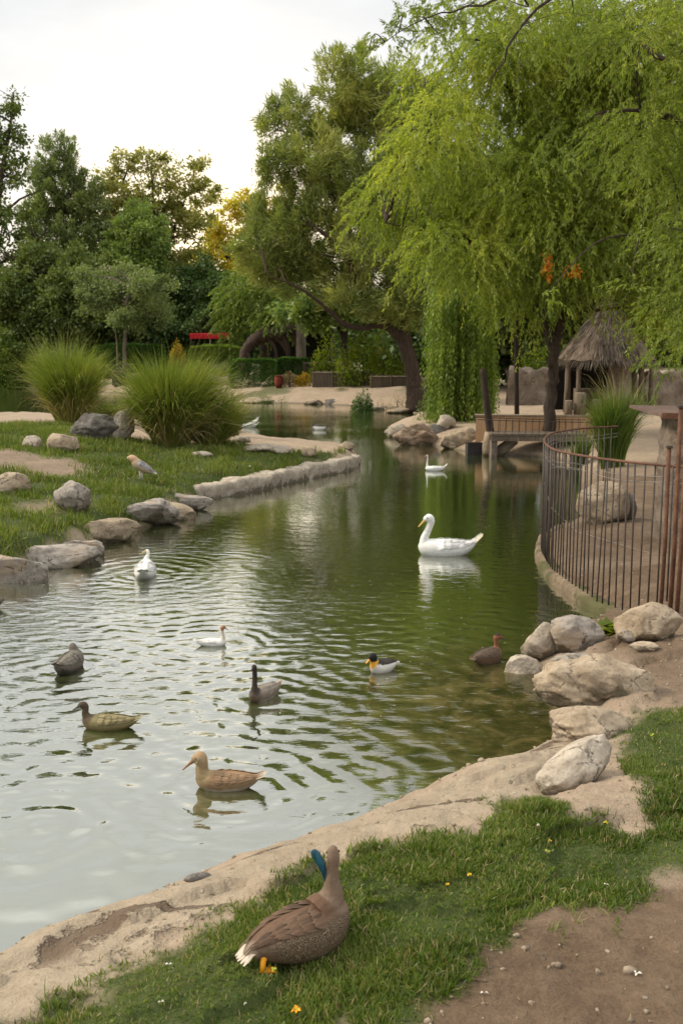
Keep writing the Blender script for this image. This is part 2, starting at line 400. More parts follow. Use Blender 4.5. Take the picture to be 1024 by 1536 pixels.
def zones(P):
    x, y = P[:, 0], P[:, 1]
    e = fbm(x * 3, y * 3, 21) * 0.16 + fbm(x * 11, y * 11, 4) * 0.06
    gr = np.maximum(smooth(-0.06, 0.10, sdist(P, GRASS_NEAR) + e * 1.7), 0)
    pn = smooth(-0.1, 0.25, sdist(P, GRASS_PEN) + e * 1.5)
    dp = np.maximum(smooth(-0.2, 0.35, sdist(P, DIRT_PEN) + e * 2), smooth(-.2, .3, sdist(P, DIRT_PEN2) + e * 2) * 0.7)
    pn = pn * (1 - dp)
    farg = smooth(75, 84, y + fbm(x * .2, y * .2, 8) * 8) * 0.8
    farp = smooth(52, 58, y) * smooth(.02, .16, fbm(x * .5, y * .35, 14)) * .8
    gr = np.maximum(np.maximum(gr, pn), np.maximum(farg, farp))
    sl = smooth(-0.05, 0.12, sdist(P, SLAB_NEAR) + e * 0.6)
    dn = np.maximum(smooth(-0.45, -0.1, sdist(P, DIRT_NEAR) + e * 1.6), dp * 0.55)
    rt = smooth(2.0, 2.7, x) * (1 - smooth(20, 25, y)) * (0.92 + .4 * fbm(x * 1.5, y * 1.5, 77)) * smooth(6.2, 8.5, y) + smooth(2.2, 3.0, x) * (1 - smooth(6.2, 8.5, y)) * .6
    return gr, sl, np.maximum(dn, rt)

# ---- ground sheet: a fan of rows getting wider with distance
ys = np.concatenate([np.linspace(-8, 2.4, 14)[:-1], np.geomspace(4.4, 84, 560) - 2.0, np.geomspace(84, 900, 50)[1:]])
us = np.concatenate([np.linspace(-1.7, -0.52, 50)[:-1], np.linspace(-0.52, 0.52, 330), np.linspace(0.52, 1.7, 50)[1:]])
YY, UU = np.meshgrid(ys, us, indexing='ij')
XX = UU * (np.maximum(YY, 0) + 3.0)
P2 = np.stack([XX.ravel(), YY.ravel()], 1)
Z = height(P2)
nr, nc = YY.shape
idx = np.arange(nr * nc).reshape(nr, nc)
Q = np.stack([idx[:-1, :-1].ravel(), idx[:-1, 1:].ravel(), idx[1:, 1:].ravel(), idx[1:, :-1].ravel()], 1)
gr, sl, dn = zones(P2)
me = mk("ground", np.column_stack([P2, Z]), Q, None, True)
ca = me.color_attributes.new("zone", 'FLOAT_COLOR', 'POINT')
ca.data.foreach_set("color", np.column_stack([gr, sl, dn, np.ones(len(gr))]).astype(np.float32).ravel())
m, nt, out = newmat("ground"); n = N(nt)
pos = n.n("ShaderNodeTexCoord").outputs["Object"]
at_ = n.n("ShaderNodeAttribute", attribute_name="zone"); sp = n.n("ShaderNodeSeparateColor"); n.l(at_.outputs["Color"], sp.inputs[0])
a = n.noise(pos, 1.6, 6, 0.65, 0.3); b = n.noise(pos, 9, 6, 0.7, 0.2); c = n.noise(pos, 60, 4, 0.7)
mixn = n.math('ADD', n.math('ADD', n.math('MULTIPLY', a, 0.34), n.math('MULTIPLY', b, 0.38)), n.math('MULTIPLY', c, 0.28))
sand = n.ramp(mixn, [(0.3, (0.20, 0.145, 0.10)), (0.5, (0.36, 0.275, 0.195)), (0.7, (0.46, 0.365, 0.265))])
slab = n.ramp(mixn, [(0.28, (0.15, 0.115, 0.078)), (0.42, (0.30, 0.238, 0.168)), (0.58, (0.40, 0.325, 0.235)), (0.75, (0.50, 0.42, 0.315))])
dirt = n.ramp(mixn, [(0.28, (0.045, 0.029, 0.018)), (0.45, (0.115, 0.076, 0.047)), (0.58, (0.175, 0.120, 0.076)), (0.72, (0.29, 0.21, 0.142))])
soil = n.ramp(mixn, [(0.3, (0.03, 0.04, 0.012)), (0.5, (0.055, 0.075, 0.018)), (0.75, (0.12, 0.11, 0.04))])
col = n.mix(sp.outputs[1], sand, slab); col = n.mix(sp.outputs[2], col, dirt)
# long cracks in the bank rock
wv = n.mapping(pos, (0.55, 1.5, 1), (0, 0, 0.42))
ck = n.voro(n.mapping(wv, (1, 1, 0.1)), 1.1, 'DISTANCE_TO_EDGE')
ckn = n.math('ADD', ck, n.math('MULTIPLY', n.math('SUBTRACT', n.noise(pos, 5, 4, 0.7), 0.5), 0.22))
crack = n.math('MULTIPLY', n.maprange(ckn, 0.0, 0.03, 1, 0), n.math('MULTIPLY', sp.outputs[1], n.maprange(n.noise(pos, 1.3, 2), 0.42, 0.55)))
col = n.mix(n.math('MULTIPLY', crack, 0.8), col, (0.11, 0.07, 0.045))
stone = n.voro(pos, 17, 'F1'); ssel = n.voro(pos, 17, 'F1', "Color"); s2 = n.n("ShaderNodeSeparateColor"); n.l(ssel, s2.inputs[0])
peb = n.math('MULTIPLY', n.maprange(stone, 0.16, 0.26, 1, 0), n.math('GREATER_THAN', s2.outputs[0], 0.86))
col = n.mix(n.math('MULTIPLY', peb, 0.55), col, n.mix(s2.outputs[1], (0.10, 0.07, 0.05), (0.62, 0.54, 0.43)))
col = n.mix(sp.outputs[0], col, soil)
sz = n.n("ShaderNodeSeparateXYZ"); n.l(pos, sz.inputs[0])
wet = n.maprange(n.math('ADD', sz.outputs[2], n.math('MULTIPLY', n.math('SUBTRACT', b, 0.5), 0.07)), -0.01, 0.095, 1, 0)
col = n.mix(n.math('MULTIPLY', wet, 0.75), col, (0.055, 0.045, 0.027))
hh = n.math('ADD', n.math('ADD', n.math('MULTIPLY', a, 0.9), n.math('MULTIPLY', b, 0.5)), n.math('MULTIPLY', c, 0.16))
hh = n.math('SUBTRACT', hh, n.math('MULTIPLY', crack, 0.5)); hh = n.math('ADD', hh, n.math('MULTIPLY', peb, 0.12))
rg = n.maprange(wet, 0, 1, 0.92, 0.45)
nt.links.new(n.bsdf(col, rg, n.bump(hh, 1.0, 0.075), 0.25), out.inputs[0])
me.materials.append(m)
tag(link("ground", me), kind="structure")

# ================================================================== water
RIPPLES = [(335, 1182, 1.0), (158, 1092, .9), (397, 1050, .8), (104, 1003, .8), (317, 968, .7), (219, 862, .6), (575, 1008, .7), (731, 998, .4), (672, 832, .25), (60, 1240, 1.0)]
m, nt, out = newmat("pond_water"); n = N(nt)
pos = n.n("ShaderNodeTexCoord").outputs["Object"]
sx = n.n("ShaderNodeSeparateXYZ"); n.l(pos, sx.inputs[0])
h = None
for (px, py, A) in RIPPLES:
    p = at(px, py)
    dx = n.math('SUBTRACT', sx.outputs[0], float(p[0])); dy = n.math('SUBTRACT', sx.outputs[1], float(p[1]))
    r = n.math('SQRT', n.math('ADD', n.math('MULTIPLY', dx, dx), n.math('MULTIPLY', dy, dy)))
    rr = n.math('ADD', r, n.math('MULTIPLY', n.noise(pos, 0.9, 3), 0.75))
    wv = n.math('SINE', n.math('MULTIPLY', rr, 2 * math.pi / 0.25))
    fall = n.math('MULTIPLY', n.math('EXPONENT', n.math('MULTIPLY', r, -0.62)), 0.0040 * A)
    t = n.math('MULTIPLY', wv, fall)
    h = t if h is None else n.math('ADD', h, t)
amp = n.maprange(n.noise(pos, 0.33, 2), 0.35, 0.65, 0.45, 1.15)
calm = n.math('MULTIPLY', n.maprange(sx.outputs[1], 4.6, 8.5, 0.10, 1.0), n.maprange(sx.outputs[1], 11.0, 20.0, 1.0, 0.45))
c1 = n.noise(n.mapping(pos, (1.0, 2.2, 1), (0, 0, 0.25)), 3.6, 3, 0.5, 0.5)
c2 = n.noise(n.mapping(pos, (1.0, 2.0, 1), (0, 0, -0.3)), 9.0, 3, 0.5, 0.3)
ch = n.math('ADD', n.math('MULTIPLY', c1, 0.0085), n.math('MULTIPLY', c2, 0.0038))
h = n.math('MULTIPLY', h, n.maprange(sx.outputs[1], 4.4, 7.2, 0.35, 0.85))
h = n.math('ADD', h, n.math('MULTIPLY', n.math('MULTIPLY', ch, amp), calm))
p = at(40, 1290); dx = n.math('SUBTRACT', sx.outputs[0], float(p[0])); dy = n.math('SUBTRACT', sx.outputs[1], float(p[1]))
r = n.math('SQRT', n.math('ADD', n.math('MULTIPLY', dx, dx), n.math('MULTIPLY', dy, dy)))
h = n.math('ADD', h, n.math('MULTIPLY', n.math('SINE', n.math('MULTIPLY', n.math('ADD', r, n.math('MULTIPLY', n.noise(pos, .8, 2), .4)), 2 * math.pi / .55)), n.math('MULTIPLY', n.math('EXPONENT', n.math('MULTIPLY', r, -0.6)), 0.0042)))
bmp = n.bump(h, 1.0, 1.0)
lw = n.n("ShaderNodeFresnel"); lw.inputs[0].default_value = 1.5; n.l(bmp, lw.inputs["Normal"])
fac = n.maprange(lw.outputs[0], 0.03, 0.30, 0.37, 0.86, False)
# murky body colour: green pond, stony brown shallows along the near right shore
pshal = at(770, 1075); dx = n.math('SUBTRACT', sx.outputs[0], float(pshal[0])); dy = n.math('SUBTRACT', sx.outputs[1], float(pshal[1]))
rs = n.math('SQRT', n.math('ADD', n.math('MULTIPLY', dx, dx), n.math('MULTIPLY', n.math('MULTIPLY', dy, dy), 0.6)))
bedn = n.noise(pos, 3.2, 5, 0.65, 0.8)
bed = n.ramp(bedn, [(0.35, (0.014, 0.016, 0.005)), (0.5, (0.042, 0.036, 0.012)), (0.68, (0.11, 0.085, 0.034))])
murk = n.ramp(n.noise(pos, 0.5, 3), [(0.3, (0.038, 0.053, 0.015)), (0.7, (0.056, 0.074, 0.022))])
shal = n.maprange(n.math('ADD', rs, n.math('MULTIPLY', n.math('SUBTRACT', bedn, 0.5), 0.8)), 0.5, 2.6, 1, 0)
body = n.mix(shal, murk, bed)
df = n.n("ShaderNodeBsdfDiffuse"); n.l(body, df.inputs[0])
gl = n.n("ShaderNodeBsdfGlossy"); gl.inputs["Roughness"].default_value = 0.03; gl.inputs[0].default_value = (0.96, 0.955, 0.92, 1); n.l(bmp, gl.inputs["Normal"])
mx = n.n("ShaderNodeMixShader"); n.l(n.math('MULTIPLY', fac, n.maprange(shal, 0, 1, 1.0, 0.42)), mx.inputs[0]); n.l(df.outputs[0], mx.inputs[1]); n.l(gl.outputs[0], mx.inputs[2])
nt.links.new(mx.outputs[0], out.inputs[0])
x0, x1, y0, y1 = POND[:, 0].min() - 1, POND[:, 0].max() + 1, POND[:, 1].min() - .5, POND[:, 1].max() + 1
tag(link("water", mk("water", [(x0, y0, 0), (x1, y0, 0), (x1, y1, 0), (x0, y1, 0)], [(0, 1, 2, 3)], m)), kind="structure")
# ================================================================== foliage tools
def unit(v): return v / (np.linalg.norm(v, axis=-1, keepdims=True) + 1e-9)

def leaves(P, D, L, Wd, rng=RNG, up=None):
    """one lens-shaped quad per leaf: P base points, D directions, L lengths, Wd half widths"""
    n = len(P); D = unit(D)
    r = rng.normal(size=(n, 3))
    if up is not None: r = r * 0.5 + np.array(up)
    s = unit(np.cross(D, r)); L = np.broadcast_to(L, n)[:, None]; Wd = np.broadcast_to(Wd, n)[:, None]
    V = np.empty((n, 4, 3), np.float32)
    V[:, 0] = P; V[:, 1] = P + D * L * 0.45 + s * Wd; V[:, 2] = P + D * L; V[:, 3] = P + D * L * 0.45 - s * Wd
    return V.reshape(-1, 3)

def quads(n): return np.arange(n * 4).reshape(n, 4)

def in_lobe(n, rng=RNG, shell=0.45):
    d = unit(rng.normal(size=(n, 3))); r = rng.uniform(0, 1, (n, 1)) ** shell
    return d * r

class Tree:
    """thing > trunk, crown; lobes are given by where they stand in the picture and get real depth"""
    def __init__(self, name, label, Y, base_px, group=None, cat="tree", bark='bark', zbase=None, seed=1):
        self.rng = np.random.default_rng(seed); self.Y = Y
        b = atd(base_px, 560, Y); z = hz(b[0], Y) if zbase is None else zbase
        self.base = np.array([b[0], Y, z]); self.sc = F / (Y * CT)
        self.root = thing(name, label, cat, self.base, group); self.bark = bark
        self.wood = MB(); self.lv = []; self.trunk_pts = []
    def limb(self, px, radii, seg=9, m=5, dy=None):
        pts = [np.array(atd(x, y, self.Y + (0 if dy is None else dy[i]))) for i, (x, y) in enumerate(px)]
        c = catmull(pts, m); k = np.linspace(0, len(radii) - 1, len(c)); r = np.interp(k, np.arange(len(radii)), radii)
        c = c + self.rng.normal(0, 0.02, c.shape) * 1.0
        self.wood.tube(c, r, seg, 0.06); self.trunk_pts += list(c)
    def lobe(self, px, py, rx, ry, dy=0, dep=0.85):
        c = atd(px, py, self.Y + dy); s = F / ((self.Y + dy) * CT)
        return c, np.array([rx / s, max(rx, ry * .7) / s * dep, ry / s])
    def twigs(self, cs, r0, frac=1.0):
        if not self.trunk_pts: return
        T = np.array(self.trunk_pts)
        for c in cs:
            if self.rng.random() > frac: continue
            d = np.linalg.norm(T - c, axis=1) + np.maximum(0, T[:, 2] - c[2]) * 1.5
            a = T[int(np.argmin(d))]; mid = (a + c) / 2 + np.array([0, 0, 0.12 * np.linalg.norm(c - a)]) + self.rng.normal(0, .1, 3)
            q = catmull([a, mid, c], 4); self.wood.tube(q, np.linspace(r0, r0 * 0.25, len(q)), 5)
    def broad(self, lobes, L=0.3, Wd=0.09, dens=1.0, crad=0.6, per0=70, droop=0.3, twig=0.05, tw=0.6, dyr=1.5):
        for lb in lobes:
            k = lb[4] if len(lb) > 4 else 1.0
            c, R = self.lobe(*lb[:4], dy=self.rng.uniform(-dyr, dyr))
            n = max(6, int(dens * k * 3.0 * R[0] * R[2] / (crad * crad)))
            cc = c + in_lobe(n, self.rng, 0.45) * R * self.rng.uniform(0.8, 1.22, (n, 1))
            self.twigs([c], twig * 2.2); self.twigs(cc, twig * 0.6, tw * 0.4)
            cr = crad * self.rng.uniform(0.45, 1.35, n)
            per = int(per0 * 1.5); o = np.clip(self.rng.normal(0, 0.5, (n, per, 3)), -1.5, 1.5)
            P = (cc[:, None] + o * (cr[:, None, None] * np.array([1.15, 1.15, 0.8]))).reshape(-1, 3)
            D = o.reshape(-1, 3) * 0.7 + self.rng.normal(0, 0.6, P.shape) + np.array([0, 0, -droop])
            l = L * self.rng.uniform(0.6, 1.3, len(P))
            self.lv.append(leaves(P, D, l, l / L * Wd, self.rng))
    def needles(self, lobes, L=0.4, Wd=0.025, dens=1.0, crad=0.7, per=120, up=0.35, twig=0.05, dyr=1.2, tw=0.5):
        """feathery upward tufts"""
        for lb in lobes:
            k = lb[4] if len(lb) > 4 else 1.0
            c, R = self.lobe(*lb[:4], dy=self.rng.uniform(-dyr, dyr))
            n = max(5, int(dens * k * 4.6 * R[0] * R[2] / (crad * crad)))
            of = in_lobe(n, self.rng, 0.42); cc = c + of * R
            self.twigs([c], twig * 2.5); self.twigs(cc, twig * 0.5, tw * 0.5)
            ax = unit(of * 0.9 + np.array([0, 0, up]) + self.rng.normal(0, 0.3, of.shape))
            t = self.rng.uniform(-0.6, 1.0, (n, per, 1)); sp = self.rng.normal(0, 0.30, (n, per, 3)) * (1.15 - 0.75 * np.clip(t, 0, 1))
            P = (cc[:, None] + (ax[:, None] * t + sp) * crad).reshape(-1, 3)
            D = np.repeat(ax, per, 0) + self.rng.normal(0, 0.5, P.shape)
            l = L * self.rng.uniform(0.5, 1.2, len(P))
            self.lv.append(leaves(P, D, l, Wd, self.rng))
    def weeping(self, lobes, n_m2=3.0, slen=1.6, step=0.09, L=0.13, Wd=0.016, spread=0.55, grav=1.0, twig=0.04, tw=0.25, dyr=1.5, hang=0.0, ribbon=0.004, flat=None):
        """long drooping shoots, leaves on both sides"""
        for lb in lobes:
            k = lb[4] if len(lb) > 4 else 1.0
            c, R = self.lobe(*lb[:4], dy=self.rng.uniform(-dyr, dyr))
            n = max(6, int(n_m2 * k * 62 * R[0] * R[2]))
            of = in_lobe(n, self.rng, 0.34); s0 = c + of * R
            if tw: self.twigs([c], twig * 2.0); self.twigs(s0[: int(n * 0.06 * tw * 4)], twig * 0.5)
            ln = slen * self.rng.uniform(0.45, 1.25, n)
            out = of * np.array([1, 1, 0.3]) + self.rng.normal(0, 0.35, (n, 3)); out[:, 2] += 0.15
            if flat is not None: out = out + np.array(flat)
            out = unit(out) * spread
            K = int(slen * 1.25 / step)
            s = (np.arange(K) + self.rng.uniform(0, 1, (n, 1))) * step          # arc length
            ok = s < ln[:, None]
            tt = s[..., None]
            pos = s0[:, None] + out[:, None] * tt * (1 - hang) + np.array([0, 0, -1.0]) * grav * (tt ** 1.6 * 0.42 + hang * tt)
            tan = out[:, None] * (1 - hang) + np.array([0, 0, -1.0]) * grav * (tt ** .6 * 0.67 + hang)
            pos += self.rng.normal(0, 0.012, pos.shape)
            Pp = pos[ok]; Tn = unit(tan[ok])
            for sg in (1, -1):
                sd = unit(np.cross(Tn, self.rng.normal(size=Tn.shape))) 
                D = Tn * 0.75 + sd * 0.6 * sg + np.array([0, 0, -0.45])
                l = L * self.rng.uniform(0.6, 1.25, len(Pp))
                self.lv.append(leaves(Pp, D, l, Wd * l / L, self.rng))
            # the shoot itself: short overlapping slivers
            self.lv_st = getattr(self, 'lv_st', [])
            self.lv_st.append(leaves(Pp[::2], Tn[::2], step * 3.2, ribbon, self.rng))
    def finish(self, mat, trunk=True, crown="crown"):
        if trunk and self.wood.n: self.wood.part("trunk", M[self.bark], self.root, True)
        V = np.concatenate(self.lv)
        part(crown, V, quads(len(V) // 4), mat, self.root)
        if getattr(self, 'lv_st', None):
            V = np.concatenate(self.lv_st); part("shoots", V, quads(len(V) // 4), M['shoot'], self.root)
        return self.root

M['shoot'] = leaf_mat('shoot', (0.05, 0.045, 0.015), (0.10, 0.09, 0.03), None, 0.1)
LM = {
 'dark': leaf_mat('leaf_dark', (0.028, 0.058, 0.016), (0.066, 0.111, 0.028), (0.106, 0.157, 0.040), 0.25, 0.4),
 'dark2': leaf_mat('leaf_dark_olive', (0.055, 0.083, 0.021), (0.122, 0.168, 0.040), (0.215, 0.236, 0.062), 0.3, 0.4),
 'mid': leaf_mat('leaf_mid', (0.078, 0.134, 0.031), (0.170, 0.243, 0.057), (0.290, 0.340, 0.086), 0.38, 0.5),
 'grey': leaf_mat('leaf_greygreen', (0.097, 0.129, 0.049), (0.184, 0.238, 0.083), (0.303, 0.341, 0.134), 0.38, 0.4),
 'poplar': leaf_mat('leaf_poplar', (0.139, 0.155, 0.042), (0.310, 0.311, 0.084), (0.564, 0.493, 0.157), 0.45, 0.5),
 'gold_backlight': leaf_mat('leaf_gold_backlight', (0.299, 0.247, 0.026), (0.540, 0.418, 0.046), (0.540, 0.600, 0.090), 0.55, 0.6),  # sunset light from behind is put into this leaf colour
 'pine': leaf_mat('needle_soft', (0.115, 0.160, 0.046), (0.263, 0.304, 0.083), (0.460, 0.463, 0.136), 0.36, 0.45),
 'willow': leaf_mat('leaf_willow', (0.146, 0.212, 0.032), (0.292, 0.368, 0.055), (0.534, 0.555, 0.082), 0.58, 0.35),
 'willow_near': leaf_mat('leaf_willow_near', (0.120, 0.183, 0.026), (0.224, 0.301, 0.045), (0.382, 0.426, 0.074), 0.48, 0.5),
 'curtain': leaf_mat('leaf_curtain', (0.099, 0.170, 0.024), (0.191, 0.281, 0.039), (0.320, 0.400, 0.062), 0.42, 0.8),
 'hedge': leaf_mat('leaf_hedge', (0.037, 0.094, 0.019), (0.083, 0.176, 0.034), (0.152, 0.270, 0.057), 0.3, 1.2),
 'bush': leaf_mat('leaf_bush', (0.073, 0.125, 0.021), (0.167, 0.240, 0.039), (0.312, 0.354, 0.070), 0.38, 1.0),
 'lime': leaf_mat('leaf_lime', (0.10, 0.15, 0.012), (0.18, 0.24, 0.018), (0.30, 0.33, 0.03), 0.5, 1.0),
 'yellow': leaf_mat('leaf_yellow', (0.26, 0.17, 0.02), (0.42, 0.28, 0.03), (0.5, 0.36, 0.06), 0.4, 1.0),
 'orange': leaf_mat('leaf_orange', (0.45, 0.10, 0.01), (0.62, 0.20, 0.015), (0.7, 0.36, 0.02), 0.45, 1.5),
 'dry': leaf_mat('leaf_dry', (0.14, 0.09, 0.05), (0.26, 0.19, 0.10), (0.36, 0.27, 0.15), 0.3, 1.0),
}
G_BG = "trees standing behind the far bank"

# ---------------- background row, left to right
t = Tree("tall_tree", "tall loose dark tree cut by the photo's left edge, sky showing between its clumps", 82, -10, G_BG, seed=3)
t.limb([(-12, 570), (-8, 450), (-4, 320), (14, 200), (22, 140)], [0.42, 0.34, 0.25, 0.12, 0.04])
t.limb([(-6, 330), (30, 300), (62, 285)], [0.12, 0.09, 0.03]); t.limb([(-6, 400), (40, 370), (75, 345)], [0.14, 0.1, 0.03])
t.broad([(4, 205, 34, 40, .6), (18, 165, 10, 30, .5), (-20, 260, 50, 60, .6), (26, 250, 18, 40, .55), (0, 320, 50, 45, .45), (40, 330, 28, 24, .3), (5, 400, 60, 45, .6), (55, 395, 40, 35, .35), (-30, 180, 40, 60, .7), (10, 470, 70, 50, 1.0), (-60, 380, 60, 140, .9)], 0.30, 0.085, 0.50, 0.55, 70, 0.2)
t.finish(LM['dark2'])

t = Tree("cypress_tree", "grey-green tree with several narrow upright spires left of the poplar", 90, 90, G_BG, seed=4)
t.limb([(90, 570), (92, 420), (95, 300), (97, 215)], [0.35, 0.3, 0.16, 0.04])
t.needles([(74, 245, 9, 38, 1.3), (93, 240, 9, 38, 1.3), (107, 245, 9, 34, 1.3), (62, 280, 14, 34), (85, 310, 36, 48), (120, 290, 24, 36), (55, 340, 24, 40), (95, 375, 48, 44), (140, 300, 24, 30, .8)], 0.42, 0.045, 1.1, 0.7, 110, 0.9)
t.broad([(95, 420, 50, 50), (60, 400, 35, 50), (140, 340, 34, 40, .7), (135, 400, 30, 40, .5)], 0.34, 0.09, 1.0, 0.6, 70)
t.finish(LM['grey'])

t = Tree("poplar_tree", "tall airy poplar with olive leaves and sky showing through, behind the small pale-stemmed tree", 92, 235, G_BG, seed=5)
t.limb([(238, 570), (236, 450), (232, 350), (228, 250)], [0.4, 0.33, 0.2, 0.05]); t.limb([(236, 420), (262, 340), (290, 270)], [0.2, 0.13, 0.03]); t.limb([(236, 400), (205, 330), (185, 270)], [0.18, 0.12, 0.03])
t.broad([(190, 252, 22, 22, .8), (225, 250, 26, 22, .8), (252, 268, 20, 30, .8), (292, 252, 22, 20, .7), (300, 285, 24, 30, .7), (280, 325, 30, 28, .6), (185, 292, 26, 28, .9), (220, 300, 32, 34, .9), (245, 335, 30, 36, .9), (165, 270, 14, 24, .6), (300, 360, 28, 28, .45), (270, 395, 40, 30, .5), (180, 350, 30, 40, .8), (150, 380, 26, 40, .5), (212, 330, 20, 40, 1.0), (170, 320, 30, 30, .8), (265, 300, 26, 26, .7), (300, 330, 24, 30, .7), (250, 390, 40, 36, 1.2), (130, 340, 30, 40, .8), (320, 290, 10, 14, .5)], 0.28, 0.085, 0.66, 0.55, 62, 0.3)
t.finish(LM['poplar'])

t = Tree("golden_tree", "tree with golden sunset backlight put into its leaf colour, in the gap left of the big pine", 104, 375, G_BG, seed=6)
t.limb([(378, 575), (374, 450), (370, 320)], [0.35, 0.28, 0.05]); t.limb([(374, 430), (340, 380), (330, 330)], [0.2, 0.12, 0.03])
t.broad([(368, 300, 18, 18, .7), (392, 312, 22, 22, .7), (345, 330, 20, 24, .6), (380, 350, 32, 30, .9), (335, 370, 26, 28, .7), (352, 410, 40, 34, 1), (400, 390, 36, 40, 1), (310, 395, 28, 30, .6), (320, 340, 12, 18, .4), (420, 330, 26, 30, .8), (430, 300, 20, 24, .6), (290, 420, 36, 30, .7), (340, 450, 60, 40, 1), (328, 345, 18, 22, .6), (352, 312, 14, 16, .6), (318, 385, 26, 24, .8), (362, 360, 28, 26, .9)], 0.32, 0.09, 0.60, 0.6, 64, 0.3)
t.finish(LM['gold_backlight'])

t = Tree("round_tree", "round soft green tree standing in front of the airy poplar", 80, 205, G_BG, seed=7)
t.limb([(208, 570), (208, 470), (207, 380)], [0.3, 0.24, 0.06])
t.broad([(205, 335, 38, 34, 1.1), (185, 370, 36, 34, 1.1), (228, 365, 30, 34, 1.1), (205, 400, 46, 34, 1.1)], 0.26, 0.08, 1.2, 0.5, 80, 0.3)
t.finish(LM['mid'])

t = Tree("dark_evergreen", "dark dense evergreen filling the left below the loose tall tree", 78, 50, G_BG, seed=8)
t.limb([(48, 575), (50, 480), (52, 400)], [0.35, 0.28, 0.08])
t.broad([(20, 440, 40, 40), (60, 410, 44, 44), (85, 455, 44, 48), (40, 490, 60, 44), (100, 500, 50, 44), (0, 520, 60, 36), (-50, 470, 60, 80), (60, 530, 80, 30), (115, 420, 26, 40)], 0.27, 0.085, 1.35, 0.55, 80, 0.3)
t.finish(LM['dark2'])

t = Tree("dark_evergreen", "blackish rounded evergreen above the red awning", 78, 300, G_BG, seed=9)
t.limb([(300, 575), (300, 480), (300, 420)], [0.35, 0.28, 0.08])
t.broad([(300, 425, 42, 38), (270, 450, 38, 40), (335, 450, 40, 40), (300, 485, 56, 36), (250, 490, 40, 40), (345, 490, 36, 36), (310, 515, 60, 22)], 0.25, 0.085, 1.4, 0.5, 85, 0.3)
t.finish(LM['dark'])

t = Tree("dark_evergreen", "dark evergreen mass behind the small tree with the pale stem", 80, 150, G_BG, seed=10)
t.limb([(150, 575), (150, 490), (150, 430)], [0.35, 0.28, 0.08])
t.broad([(150, 430, 40, 44), (185, 450, 40, 44), (225, 470, 40, 44), (150, 490, 50, 40), (210, 505, 50, 30), (120, 470, 30, 50)], 0.27, 0.085, 1.3, 0.55, 80, 0.3)
t.finish(LM['dark2'])

t = Tree("small_tree", "small olive-green tree with a thin pale stem, left of the second tall grass clump", 69, 187, None, bark='bark_grey', seed=11)
t.limb([(187, 556), (188, 500), (190, 455), (195, 420)], [0.14, 0.12, 0.09, 0.03], 7); t.limb([(176, 550), (176, 520), (172, 480)], [0.07, 0.06, 0.02], 6)
t.broad([(150, 420, 34, 26, .8), (195, 420, 30, 24, .9), (225, 430, 34, 28, .9), (170, 450, 46, 26, .9), (220, 465, 36, 28, .7), (140, 445, 28, 26, .6), (190, 480, 34, 18, .5)], 0.2, 0.05, 1.2, 0.45, 80, 0.5)
t.finish(LM['grey'])

t = Tree("willow_tree", "mid-green round-headed willow between the red awning and the big pine", 66, 395, G_BG, seed=12)
t.limb([(395, 575), (395, 500), (393, 430)], [0.3, 0.24, 0.06])
t.weeping([(375, 425, 34, 34), (350, 455, 28, 36), (400, 420, 40, 30), (430, 440, 36, 40), (380, 470, 44, 34), (345, 480, 20, 26), (420, 480, 40, 24)], 1.2, 1.3, 0.14, 0.26, 0.045, 0.6, 1.0, 0.05, 0)
t.finish(LM['bush'])

# ---------------- big soft-needled pine with the forked, leaning trunk
t = Tree("pine_tree", "big soft-needled pine with a forked leaning brown trunk on the far bank", 47, 623, None, bark='bark_brown', seed=21)
t.limb([(623, 612), (622, 585), (618, 555), (608, 520), (596, 498)], [0.52, 0.40, 0.34, 0.33, 0.28], 12)
t.limb([(604, 512), (575, 480), (545, 440), (526, 398), (505, 365), (472, 340)], [0.26, 0.21, 0.18, 0.16, 0.12, 0.05], 9, dy=[0, -.3, -.6, -1, -1.2, -1.5])
t.limb([(598, 500), (572, 488), (540, 492), (512, 484), (490, 462), (450, 432), (400, 412)], [0.20, 0.15, 0.13, 0.12, 0.09, 0.06, 0.01], 8, dy=[0, -.4, -.8, -1.2, -1.6, -2, -2.4])
t.limb([(614, 535), (606, 480), (600, 420), (610, 330), (585, 240), (545, 150)], [0.26, 0.22, 0.2, 0.17, 0.12, 0.04], 9, dy=[0, .2, .4, .8, 1.0, 1.0])
t.limb([(600, 420), (640, 340), (650, 250)], [0.15, 0.1, 0.03], dy=[.4, .8, 1.5]); t.limb([(526, 398), (520, 330), (470, 260), (430, 200)], [0.13, 0.11, 0.08, 0.03], dy=[-1, -.8, -.6, -.5])
t.limb([(610, 330), (560, 270), (500, 220)], [0.12, 0.09, 0.03], dy=[.8, .3, 0])
pine_lobes = [(420, 172, 14, 26, 1.2), (445, 170, 14, 24, 1.2), (398, 205, 13, 28, .9), (455, 200, 34, 30), (415, 245, 26, 24, .8), (400, 262, 12, 14, .6), (475, 240, 44, 38),
    (500, 125, 22, 30), (520, 110, 18, 26), (545, 130, 34, 40), (560, 175, 46, 44), (520, 185, 36, 40), (600, 140, 40, 40), (620, 200, 44, 50), (650, 160, 40, 40),
    (510, 265, 52, 44), (560, 250, 52, 50), (600, 290, 50, 50), (455, 300, 40, 30, .9), (420, 335, 46, 34), (470, 340, 60, 40), (535, 330, 60, 44), (395, 370, 38, 34), (440, 390, 56, 34), (500, 395, 56, 38), (560, 390, 56, 44),
    (620, 370, 50, 50), (410, 410, 40, 22, .8), (470, 430, 50, 26, .9), (530, 440, 48, 28, .9), (590, 440, 46, 34), (630, 440, 40, 44), (380, 345, 20, 24, .7), (660, 280, 44, 60), (655, 380, 36, 60)]
